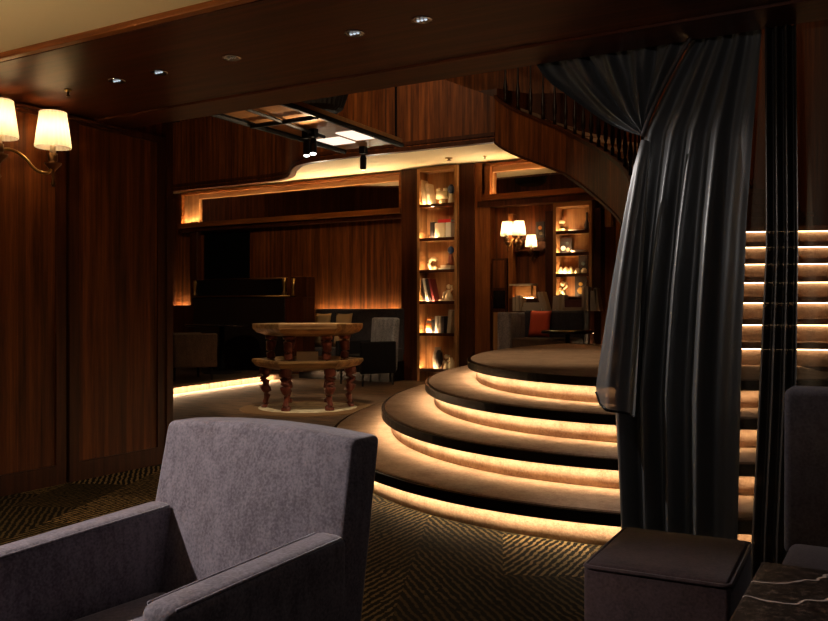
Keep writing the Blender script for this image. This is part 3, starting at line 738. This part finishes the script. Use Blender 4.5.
# ledge with the standing books
bm = BM(); box(bm, a+.0, b, 11.09, 11.30, 0, 1.075); struct(fin('trim_12', bm, M_darkz))
zL = 1.077; GB = 'books standing on the ledge behind the sofa'
spec = [(516, .20, 0), (519.5, .22, 0), (523, .19, 0), (545.5, .27, -.32), (548.5, .27, -.30), (555.5, .20, .06), (559, .22, 0), (562, .23, 0), (565, .22, 0), (585, .33, 0), (588.5, .33, 0), (593.5, .27, 0), (596.5, .31, 0), (600, .30, -.15)]
names = ['grey book at the near end of the ledge', 'tan book second from the near end', 'grey book third from the near end', 'tall book leaning after the gap',
         'tall book leaning against another slanted book', 'short tan book tilted before three upright ones', 'tan upright book after the tilted one', 'taller upright book mid ledge', 'upright book ending the mid group',
         'tallest tan book on the ledge', 'tall grey book beside the tallest tan one', 'shorter book after the tall pair', 'tall tan book near the drape end', 'leaning last book at the drape end']
for (px, hh, ln), lb in zip(spec, names):
    q = U(px, 313, 11.19)
    book(lb, .04, .15, hh, M_bgrey if random.random() < .5 else M_bgrey2, q.x, 11.19, zL, ln, group=GB)
for k, (px, w_, lb) in enumerate(((533, .30, 'large grey book lying flat below a smaller one'), (534, .26, 'smaller grey book lying on a large flat one'))):
    book(lb, w_, .15, .06, M_bgrey, U(px, 313, 11.19).x, 11.19, zL+.061*k, flat=True, group=GB)
book('long tan book lying flat mid ledge', .30, .15, .05, M_bgrey2, U(575, 313, 11.19).x, 11.19, zL, flat=True, group=GB)
book('dark red book lying on the long tan one', .27, .14, .10, plain('oxblood cover', (.09, .02, .015), .5), U(575, 313, 11.19).x, 11.19, zL+.051, flat=True, group=GB)
# low table before the sofa
p = U(569, 313, 10.25)
t = thing('low_table', 'small dark low table before the dark sofa', 'table', (p.x, 10.2, .26))
bm = BM(); lathe(bm, [(.32, .53), (.33, .54), (.33, .565), (.31, .575)], 32); fin('tabletop', bm, M_black, t)
bm = BM(); lathe(bm, [(.03, .02), (.03, .53)], 16); fin('column', bm, M_blackmat, t, True)
bm = BM(); lathe(bm, [(.20, 0), (.19, .02), (.03, .04)], 24); fin('base', bm, M_blackmat, t, True)

# ------------------------------------------------------------------ left rear bay: raised floor, bar screen, table, chairs, banquette
bm = BM(); pts = [(-7.78, 4.3), (-8.0, 7.6), (-8.42, 10.4), (-8.42, 10.85), (-12.6, 10.85), (-12.6, 4.3)]
prism(bm, pts, .095, .13); struct(fin('floor_raised', bm, plain('dark brown floor', (.035, .022, .015), .6)))
bm = BM(); pts2 = [(x-.12 if x > -12 else x, y) for x, y in pts]; prism(bm, pts2, 0, .094); struct(fin('trim_13', bm, M_floor_far))
bm = BM(); strip_wall(bm, [Vector((x-.045, y, 0)) for x, y in pts[:3]], [.0895]*3, [.0940]*3, .03)
tag(fin('floor_light', bm, emis('floor strip', (1, .68, .40), 190)), 'warm light strip under the edge of the raised dark floor', 'light strip')
# bar screen
pl = U(193, 300, 10.5); pr = U(285, 298, 10.5)
t = thing('bar_counter', 'dark bar counter topped by a black glass screen with brass posts', 'bar', (pl.x, 10.5, .13))
W = pr.x-pl.x
bm = BM(); box(bm, 0, W, 0, .30, 0, 1.18, .008, 1); fin('body', bm, plain('espresso wood', (.012, .007, .005), .45), t)
bm = BM(); box(bm, .03, W-.03, .04, .08, 1.20, 1.46); fin('glass_screen', bm, M_black, t)
bm = BM(); tube(bm, [(0, -.012, 1.19), (W+.10, -.012, 1.19)], .014, 8); fin('foot_rail', bm, M_brass, t, True)
bm = BM(); tube(bm, [(0, .04, 1.475), (W+.02, .04, 1.475)], .010, 8); fin('top_rail', bm, M_bronze, t, True)
for x in (.02, W-.03):
    bm = BM(); lathe(bm, [(.035, 1.20), (.04, 1.23), (.022, 1.27), (.028, 1.33), (.035, 1.40), (.03, 1.47)], 12, Matrix.Translation((x, .02, 0))); fin('post', bm, M_brass, t, True)
bm = BM(); box(bm, W, W+.36, 0, .30, 0, 1.17, .006, 1); fin('end_cabinet', bm, M_darkz, t)
bm = BM(); box(bm, W+.03, W+.36, .08, .30, 1.172, 1.49, .006, 1); fin('end_post', bm, M_darkz, t)
bm = BM(); lathe(bm, [(.03, 1.19), (.02, 1.25), (.018, 1.33), (.03, 1.46)], 12, Matrix.Translation((W+.14, .03, 0))); fin('post', bm, M_brass, t, True)
# round dining table on the raised floor
p = Vector((-9.06, 9.78, .13))
t = thing('round_table', 'black round table on the raised floor before the bar', 'table', p)
bm = BM(); lathe(bm, [(.54, .715), (.56, .725), (.56, .74), (.54, .745)], 40); fin('tabletop', bm, plain('polished black top', (.012, .011, .012), .22), t)
bm = BM(); lathe(bm, [(.05, .03), (.04, .2), (.04, .715)], 16); fin('column', bm, M_blackmat, t, True)
bm = BM(); lathe(bm, [(.30, 0), (.29, .02), (.05, .04)], 28); fin('base', bm, M_blackmat, t, True)
def lounge_chair(label, loc, rz, mat, bh=.92, mat2=None):
    t = thing('lounge_chair', label, 'chair', loc, rz, 'lounge chairs in the rear bay')
    bm = BM(); box(bm, -.30, .30, .22, .34, .22, bh, .03, 2, Matrix.Rotation(-.06, 4, 'X')); fin('backrest', bm, mat, t)
    bm = BM(); box(bm, -.30, .30, -.32, .24, .20, .44, .03); fin('seat', bm, mat2 or mat, t)
    for sx in (-1, 1):
        bm = BM(); box(bm, sx*.335-.035, sx*.335+.035, -.32, .28, .18, .64, .02); fin('armrest', bm, mat2 or mat, t)
    for x in (-.30, .30):
        for y in (-.26, .26):
            bm = BM(); lathe(bm, [(.015, 0), (.024, .2)], 8, Matrix.Translation((x, y, 0))); fin('leg', bm, M_black, t)
    return t
lounge_chair('brown lounge chair on the raised floor facing the round table', (-8.62, 8.6, .13), math.radians(152), M_brownfab)
p = U(384, 345, 10.55)
lounge_chair('pale grey high-backed chair in front of the dark pillar', (p.x-.22, 10.42, 0), math.radians(-24), M_seatgrey, 1.0, plain('shaded chair fabric', (.008, .007, .008), .9, 0, .1))  # seat and arms coloured near black for the shade on them
# banquette
a, b = U(310, 313, 11.2).x, U(399, 313, 11.2).x
t = thing('banquette', 'long dark banquette under the glowing panelled wall', 'sofa', (a, 10.85, 0))
W = b-a
bm = BM(); box(bm, 0, W, .48, .62, .40, 1.12, .02); fin('backrest', bm, M_dkfab, t)
bm = BM(); box(bm, 0, W, 0, .50, .30, .50, .03); fin('seat', bm, M_dkfab, t)
bm = BM(); box(bm, 0, W, .06, .62, 0, .30); fin('base', bm, M_black, t)
for px, lb in ((322.5, 'tan square cushion beside the bar end on the banquette'), (343.5, 'tan square cushion nearer the grey chair on the banquette')):
    p = U(px, 313, 11.22); cushion(lb, .32, .56, M_tan, (p.x, 11.15, .50), -.18)

# ------------------------------------------------------------------ carved two-tier table on round rug
TC = Vector((-5.66, 7.47, 0)); RZ = math.radians(37)
t = thing('round_rug', 'round cream hide rug with tan border under the carved table', 'rug', TC)
bm = BM(); lathe(bm, [(.74, 0), (.74, .010), (.55, .014)], 64); fin('border', bm, M_hidering, t)
bm = BM(); lathe(bm, [(.54, .0141), (.53, .020), (.001, .022)], 64, cap=False); fin('hide', bm, M_hide, t)
t = thing('carved_table', 'hexagonal two-tier wooden table with reddish carved legs on a rug', 'table', TC+Vector((0, 0, .022)), RZ)
def hexring(R, a0=0): return [(R*math.cos(a0+PI/3*i), R*math.sin(a0+PI/3*i)) for i in range(6)]
def hexslab(bm, prof):
    rings = [[bm.verts.new((x, y, z)) for x, y in hexring(R)] for R, z in prof]
    for A, B in zip(rings, rings[1:]):
        for i in range(6): bm.faces.new((A[i], A[(i+1) % 6], B[(i+1) % 6], B[i]))
    bm.faces.new(rings[0][::-1]); bm.faces.new(rings[-1])
bm = BM(); hexslab(bm, [(.44, .78), (.56, .82), (.60, .86), (.605, .905), (.60, .915)]); fin('tabletop', bm, M_tabletop, t)
bm = BM(); hexslab(bm, [(.46, .42), (.57, .455), (.61, .50), (.61, .525), (.60, .53), (.52, .495)]); fin('lower_tier', bm, M_tabletop, t)
for i in range(6):
    ang = PI/3*i
    T = Matrix.Rotation(ang, 4, 'Z')
    bm = BM(); R = .455
    pts = smooth_path([(R-.01, 0, .005), (R+.02, 0, .03), (R, 0, .09), (R-.015, 0, .17), (R+.025, 0, .25), (R+.005, 0, .30), (R+.02, 0, .36), (R, 0, .43)], 3)
    prf = [.050, .056, .050, .040, .033, .030, .030, .033, .038, .045, .052, .054, .052, .049, .048, .050, .054, .057, .060, .062, .064, .064]
    tube(bm, pts, prf[:len(pts)], 12); bmesh.ops.transform(bm, matrix=T, verts=bm.verts); fin('lower_leg', bm, M_legred, t, True)
    bm = BM(); R = .40
    pts = smooth_path([(R, 0, .495), (R, 0, .55), (R+.01, 0, .62), (R, 0, .70), (R, 0, .785)], 4)
    prf = [.040, .042, .044, .046, .046, .045, .044, .044, .045, .047, .050, .053, .056, .059, .062, .066, .068]
    tube(bm, pts, prf[:len(pts)], 12); bmesh.ops.transform(bm, matrix=T, verts=bm.verts); fin('upper_leg', bm, M_legred, t, True)
p = U(310, 355, 7.30)
book('cream book lying on the lower tier of the carved table', .23, .18, .11, M_paper, -5.60, 7.38, .022+.497, flat=True, rz=RZ)

# ------------------------------------------------------------------ ceiling track raft above the atrium
ZR = 3.10
NL, NR, FR, FL_ = (-6.2, 6.45), (-5.28, 6.45), (-5.34, 8.96), (-6.2, 8.96)
t = thing('ceiling_raft', 'hanging lit wooden ceiling raft with black rails over the atrium', 'ceiling raft', (NL[0], NL[1], ZR))
def rp(u, v, z=0):  # u across, v along
    ax = NL[0]+(NR[0]-NL[0])*u; ay = NL[1]+(NR[1]-NL[1])*u; bx = FL_[0]+(FR[0]-FL_[0])*u; by = FL_[1]+(FR[1]-FL_[1])*u
    return Vector((ax+(bx-ax)*v-NL[0], ay+(by-ay)*v-NL[1], z))
bm = BM(); prism(bm, [rp(0, 0)[:2], rp(1, 0)[:2], rp(1, 1)[:2], rp(0, 1)[:2]], .05, .10); fin('board', bm, M_oakx, t)
for u in (0, 1):
    bm = BM(); tube(bm, [rp(u, 0, .02), rp(u, 1, .02)], .03, 6); fin('rail', bm, M_blackmat, t)
for v in (.0, .28):
    bm = BM(); tube(bm, [rp(0, v, .0), rp(1, v, .0)], .026, 6); fin('cross_bar', bm, M_blackmat, t)
bm = BM(); tube(bm, [rp(.55, 0, .0), rp(.42, .62, .0)], .02, 6); fin('middle_rail', bm, M_blackmat, t)
for u0, u1, v0, v1 in ((.08, .46, .72, .86), (.56, .93, .64, .82)):
    bm = BM(); prism(bm, [rp(u0, v0)[:2], rp(u1, v0)[:2], rp(u1, v1)[:2], rp(u0, v1)[:2]], .035, .049); fin('light_panel', bm, M_panel, t)
for u, v in ((.1, .1), (.9, .1), (.1, .9), (.9, .9)):
    bm = BM(); tube(bm, [rp(u, v, .10), rp(u, v, 5.5-ZR)], .004, 6); fin('hanger', bm, M_blackmat, t)
def track_spot(label, loc, aim, two=False, watts=30):
    t = thing('track_spotlight', label, 'spotlight', loc, 0, 'track spotlights over the atrium')
    bm = BM(); box(bm, -.04, .04, -.04, .04, -.02, .10); box(bm, -.012, .012, -.012, .012, .10, .115); fin('gear_box', bm, M_blackmat, t)
    d = (Vector(aim)-Vector(loc)).normalized(); q = d.to_track_quat('Z', 'Y').to_matrix().to_4x4()
    bm = BM(); lathe(bm, [(.03, -.02), (.042, .02), (.042, .16), (.038, .165)], 16, Matrix.Translation((0, 0, -.06)) @ q); fin('head', bm, M_blackmat, t, True)
    bm = BM(); lathe(bm, [(.036, .166), (.03, .172), (.001, .173)], 16, Matrix.Translation((0, 0, -.06)) @ q, cap=False); fin('lens', bm, M_lens, t)
    if watts: spot('track_beam', Vector(loc)+Vector((0, 0, -.06))+d*.19, aim, watts, 34, .6, WARM2, .02)
    return t
o0 = Vector((NL[0], NL[1], ZR))
spot('raft_fill', o0+rp(.6, .46, -.22), o0+rp(.6, .12, .05), 36, 130, .9, WARM, .02)  # added floating spot that gives the raft board its warm glow
track_spot('first of twin black spotlights under the raft rail', o0+rp(.30, .54, -.02), (-5.66, 7.47, .6), watts=110)
track_spot('second of twin black spotlights under the raft rail', o0+rp(.43, .53, -.02), (-5.4, 7.1, .1), watts=80)
track_spot('single black spotlight under the far end of the raft', o0+rp(.36, .985, -.02), (-7.0, 10.5, .7), watts=80)
# dark pleated drum pendant
p = U(320, 101, 8.2)
t = thing('drum_pendant', 'dark pleated drum pendant lamp hanging above the raft', 'pendant lamp', (p.x, p.y, p.z))
bm = BM(); seg = 64; rings = []
for zz, r in ((-.14, .20), (-.09, .27), (.10, .33), (.22, .33)):
    rings.append([bm.verts.new((r*(1+.035*(i % 2))*math.cos(2*PI*i/seg), r*(1+.035*(i % 2))*math.sin(2*PI*i/seg), zz)) for i in range(seg)])
for A, B in zip(rings, rings[1:]):
    for i in range(seg): bm.faces.new((A[i], A[(i+1) % seg], B[(i+1) % seg], B[i]))
bm.faces.new(rings[0][::-1])
fin('lamp_shade', bm, plain('black pleated fabric', (.010, .008, .007), .7, 0, .1), t)
bm = BM(); tube(bm, [(0, 0, .0), (0, 0, 5.5-p.z)], .01, 8); fin('cord', bm, M_blackmat, t)

# ------------------------------------------------------------------ ceiling fittings
def downlight(label, loc, lens=M_lens_dim, r=.045, group='downlights in the beam'):
    t = thing('downlight', label, 'ceiling light', loc, 0, group)
    bm = BM(); lathe(bm, [(r*.72, .002), (r, 0), (r, -.006), (r*.72, -.004)], 28, cap=False); fin('trim_ring', bm, M_chrome, t, True)
    bm = BM(); lathe(bm, [(r*.72, -.003), (r*.5, -.0022), (.001, -.002)], 24, cap=False); fin('reflector', bm, plain('downlight reflector', (.25, .24, .23), .25, 1), t)
    for k in (-1, 0, 1):
        bm = BM(); lathe(bm, [(r*.16, -.004), (r*.1, -.008), (.001, -.009)], 10, Matrix.Translation((k*r*.4, 0, 0)), cap=False); fin('lens', bm, lens, t)
    return t
for x, lb, ln in ((-1.74, 'chrome downlight in the beam nearest the drape', M_lens_dim), (-2.08, 'chrome downlight in the beam second from the drape', M_lens_dim), (-2.79, 'unlit downlight in the middle of the beam soffit', M_lens_off),
                  (-3.28, 'chrome downlight second from the panelled wall', M_lens_dim), (-3.59, 'chrome downlight nearest the panelled wall', M_lens_dim)):
    downlight(lb, (x, 3.08, FL), ln)
def sprinkler(label, loc, r=.03):
    t = thing('sprinkler', label, 'sprinkler', loc, 0, 'ceiling sprinklers')
    bm = BM(); lathe(bm, [(r, 0), (r*.9, -.008), (r*.3, -.012)], 16); fin('plate', bm, M_brass, t, True)
    bm = BM(); lathe(bm, [(r*.3, -.012), (r*.25, -.03), (r*.6, -.032), (r*.6, -.036)], 12); fin('head', bm, M_bronze, t, True)
sprinkler('small brass sprinkler in the beam above the wall sconce', (-3.98, 3.08, FL), .02)
sprinkler('brass sprinkler in the cream ceiling near the left edge', (-3.62, 2.22, FL+.02))
def ceil_at(px, py, Z):
    fw = FPX*(Z-H)/(313-py); r = (px-414)/FPX*fw; return (r*.866-fw*.5, r*.5+fw*.866, Z)
sprinkler('sprinkler in the cream rear ceiling before the bookcase', ceil_at(449, 158, CZ), .06)
sprinkler('tiny sprinkler in the rear ceiling near the stair', ceil_at(485, 156, CZ), .03)

# ------------------------------------------------------------------ drapes
def grid(name, fn, nu, nv, mat, parent, thick=.0):
    bm = BM(); g = [[bm.verts.new(fn(i/nu, j/nv)) for i in range(nu+1)] for j in range(nv+1)]
    for j in range(nv):
        for i in range(nu): bm.faces.new((g[j][i], g[j][i+1], g[j+1][i+1], g[j+1][i]))
    o = fin(name, bm, mat, parent, True)
    return o
def key(K, t):
    for (t0, a), (t1, b) in zip(K, K[1:]):
        if t <= t1:
            f = (t-t0)/(t1-t0); return a+(b-a)*f
    return K[-1][1]
def ss(t): t = max(0, min(1, t)); return t*t*(3-2*t)
dr = thing('drape', 'dark charcoal drape gathered with a cord and falling in deep folds', 'curtain', (-.9, 3.8, 0))
do = Vector((-.9, 3.8, 0))
RID = [.08, .27, .46, .69]
def fold(u):
    # height of the folds, ridges at RID
    v = 0
    for r_, wd in zip(RID, (.08, .08, .085, .095)): v = max(v, max(0, math.cos(min(1, abs(u-r_)/wd/1.15)*PI)*.5+.5))
    return v
def drape(u, v):
    # v 0 top .. 1 floor ; pixel columns on the plane
    y = 24+v*(560-24)
    xl = key([(0, 700), (20, 694), (42, 690), (90, 664), (133, 644), (170, 638), (215, 632), (290, 622), (400, 612), (560, 620)], y)
    xr = key([(0, 764), (24, 762), (133, 752), (220, 745), (340, 740), (560, 735)], y)
    Y = key([(0, 3.95), (40, 3.94), (133, 3.82), (260, 3.70), (420, 3.60), (560, 3.55)], y)
    amp = key([(0, .02), (40, .03), (133, .05), (250, .11), (560, .13)], y)
    uu = u
    # at the gather the left folds are squeezed together
    sq = max(0, 1-abs(y-133)/120)
    uu = u**(1-.25*sq)
    p = U(xl+(xr-xl)*u, y, Y)
    p.y -= amp*(fold(u)-.4)
    p.y -= .003*math.sin(u*41+v*3)
    if v > .995: p.z = .004
    p.z = max(p.z, .004)
    return p-do
dp = grid('main_panel', drape, 110, 60, M_drape, dr)
def flap(u, v):
    # free leading edge with raised hem
    yb = key([(0, 392), (.12, 403), (.35, 409), (.7, 413), (1, 418)], u)
    y = 140+v*(yb-140)
    xl = key([(0, 641), (140, 641), (165, 634), (215, 624), (290, 611), (360, 600), (385, 596.5), (420, 597)], y)
    xr = key([(0, 652), (140, 650), (215, 645), (420, 634)], y)
    p = U(xl+(xr-xl)*u, y, key([(0, 3.75), (260, 3.60), (420, 3.44)], y))
    p.y -= .045*math.exp(-((u-.35)/.25)**2)*min(1, v*2) - .03*math.exp(-((u-.8)/.2)**2)
    return p-do
fo = grid('leading_edge', flap, 36, 44, M_flap, dr)
bm = BM(); tube(bm, [flap(u/30, 1.0) for u in range(31)], .006, 6); fin('hem', bm, M_black, fo, True)
def swag(u, v):
    # fan from the beam to the gather; u 0 = lower free edge, 1 = cord side
    top = Vector((533+159*u, 56-24*u)); g = Vector((642+2*u, 136-8*u))
    ctl = Vector((572+100*u, 116-48*u))
    c = ctl*(1-u)+((top+g)/2)*u
    q = top*(1-v)**2+2*c*v*(1-v)+g*v*v
    if u < .15: q.y += (1-u/.15)*4*math.sin(v*9)*(1-v)
    Y = 3.95-.14*v
    p = U(q.x, q.y, Y)
    p.y -= (.05*(1-.7*v))*math.sin(u*2*PI*4.5+1.0+2.5*v)*min(1, .25+v*2)+.012*math.sin(u*2*PI*11+2)*(1-v)
    return p-do
grid('swag', swag, 90, 40, M_drape, dr)
bm = BM(); tube(bm, [U(692-50*k/20-4*math.sin(PI*k/20), 36+100*k/20, 3.86-.06*k/20)-do for k in range(21)], .010, 8); fin('tie_cord', bm, M_cordm, dr, True)
# sheer second curtain and a bunch of pleats
sh = thing('sheer_curtain', 'translucent bronze voile curtain with stair lights showing through', 'curtain', (-.3, 3.85, 0)); so2 = Vector((-.3, 3.85, 0))
x0 = U(732, 313, 3.98).x
def voile(u, v):
    x = x0+u*1.35; z = 2.45*(1-v)+.004
    return Vector((x, 4.00-.38*v+.02*math.sin(u*26+.6)+.008*math.sin(u*60+v*2), z))-so2
grid('panel', voile, 90, 20, M_sheer, sh)
pc = thing('pleated_curtain', 'dense dark pleats of voile hanging before the sheer curtain', 'curtain', (-.3, 3.74, 0)); so3 = Vector((-.3, 3.74, 0))
def pleat(u, v):
    y = 24+v*(562-24)
    xl = key([(0, 765), (24, 765), (250, 766), (400, 759), (560, 751)], y); xr = key([(0, 797), (24, 797), (250, 799), (400, 797), (560, 790)], y)
    p = U(xl+(xr-xl)*u, y, 3.90-.41*v)
    p.y -= .028*math.sin(u*2*PI*3.2+.4)
    if v > .99: p.z = .004
    return p-so3
grid('panel', pleat, 60, 24, M_pleat, pc)
bm = BM(); tube(bm, [(-2.2, 3.965, 2.50), (2.4, 3.965, 2.50)], .012, 8); tag(fin('curtain_rail', bm, M_blackmat), 'black curtain rail behind the beam above the drapes', 'curtain rail')

# ------------------------------------------------------------------ foreground furniture
def rounded(bm, x0, x1, y0, y1, z0, z1, r=.03, seg=4, M=None): return box(bm, x0, x1, y0, y1, z0, z1, r, seg, M)
# armchair: local origin below the seat centre, front = -y
ch = thing('armchair', 'grey violet velvet armchair with sloping arms in the near lounge', 'armchair', (-1.357, 1.26, 0), math.radians(-4))
def shear_back(bm, k, z0):
    for v in bm.verts: v.co.y += (v.co.z-z0)*k
bm = BM(); rounded(bm, -.322, .300, .19, .29, .22, .785, .016, 4)
bmesh.ops.subdivide_edges(bm, edges=[e for e in bm.edges if e.calc_length() > .2], cuts=6, use_grid_fill=True)
for v in bm.verts:
    t_ = max(0, (v.co.z-.22)/.56)
    v.co.x *= 1.04-.045*t_
    v.co.z -= .012*(v.co.x/.28)**2*(t_ > .7)
    if v.co.y < .23: v.co.y -= .018*max(0, 1-(v.co.x/.28)**2)*math.sin(PI*min(1, t_))
shear_back(bm, .20, .22); bk = fin('backrest', bm, M_vel, ch, True)
for sx in (-1, 1):
    bm = BM(); x = sx*.272-.012
    rounded(bm, x-.038*(1 if sx > 0 else 1.2), x+.048*(1 if sx > 0 else .8), -.215, .27, .10, .54, .024, 4)
    for v in bm.verts:
        if v.co.z > .3: v.co.z += (v.co.y+.34)*.055
    arm = fin('armrest', bm, M_vel, ch, True)
    bm = BM()
    for xx in (x-.033, x+.040 if sx > 0 else x+.032): tube(bm, [(xx, -.195, .5410), (xx, .0, .5525), (xx, .25, .566)], .004, 6)
    fin('piping', bm, M_vel, arm, True)
bm = BM(); rounded(bm, -.219, .219, -.33, .20, .25, .385, .035, 4); fin('seat_cushion', bm, M_vel, ch, True)
bm = BM(); rounded(bm, -.219, .219, -.32, .26, .10, .245, .01, 2); fin('base', bm, M_vel, ch, True)
for x in (-.26, .26):
    for y in (-.30, .28):
        bm = BM(); lathe(bm, [(.016, 0), (.026, .102)], 12, Matrix.Translation((x, y, 0))); fin('leg', bm, M_black, ch, True)
# pouf
pf = thing('pouf', 'dark plum upholstered square pouf with piped edge before the drape', 'pouf', (-.536, 2.31, 0), math.radians(2))
bm = BM(); rounded(bm, -.178, .178, -.216, .216, .04, .404, .012, 3); fin('body', bm, M_vel_dk, pf, True)
bm = BM(); rounded(bm, -.172, .172, -.210, .210, .398, .410, .008, 3)
bmesh.ops.subdivide_edges(bm, edges=[e for e in bm.edges if e.calc_length() > .1], cuts=7, use_grid_fill=True)
for v in bm.verts:
    if v.co.z > .405: v.co.z += .010*max(0, 1-(v.co.x/.172)**2)*max(0, 1-(v.co.y/.21)**2)
cu = fin('top_panel', bm, M_vel_dk, pf, True)
def loop(hx, hy, z, r): 
    P = []
    for cx, cy, a0 in ((hx-r, hy-r, 0), (-hx+r, hy-r, PI/2), (-hx+r, -hy+r, PI), (hx-r, -hy+r, 1.5*PI)):
        for k in range(5): P.append((cx+r*math.cos(a0+PI/8*k), cy+r*math.sin(a0+PI/8*k), z))
    return P+[P[0]]
bm = BM(); tube(bm, loop(.177, .215, .402, .02), .0055, 6); fin('piping', bm, M_vel_dk, cu, True)
for x in (-.14, .14):
    for y in (-.18, .18):
        bm = BM(); lathe(bm, [(.018, 0), (.02, .042)], 10, Matrix.Translation((x, y, 0))); fin('leg', bm, M_black, pf)
# marble side table
mt = thing('marble_table', 'dark veined marble side table at the lower right corner', 'table', (.12, 1.60, 0))
bm = BM(); box(bm, -.39, .39, -.41, .41, .455, .50, .006, 2); fin('tabletop', bm, M_marble, mt)
bm = BM(); box(bm, -.06, .06, -.06, .06, .03, .455, .006); fin('column', bm, M_blackmat, mt)
bm = BM(); box(bm, -.26, .26, -.28, .28, 0, .03, .006); fin('base', bm, M_blackmat, mt)
# chair at the right edge
rc = thing('side_chair', 'dark grey velvet armless chair before the voile curtain', 'chair', (.02, 2.83, 0))
bm = BM(); rounded(bm, -.36, .36, .20, .36, .25, .80, .025, 4); shear_back(bm, .03, .25); fin('backrest', bm, M_vel_nv, rc, True)
bm = BM(); rounded(bm, -.34, .36, -.34, .20, .16, .30, .03, 4); fin('seat', bm, M_vel_nv, rc, True)
for x in (-.30, .30):
    for y in (-.30, .28):
        bm = BM(); lathe(bm, [(.018, 0), (.026, .255)], 10, Matrix.Translation((x, y, 0))); fin('leg', bm, M_black, rc)
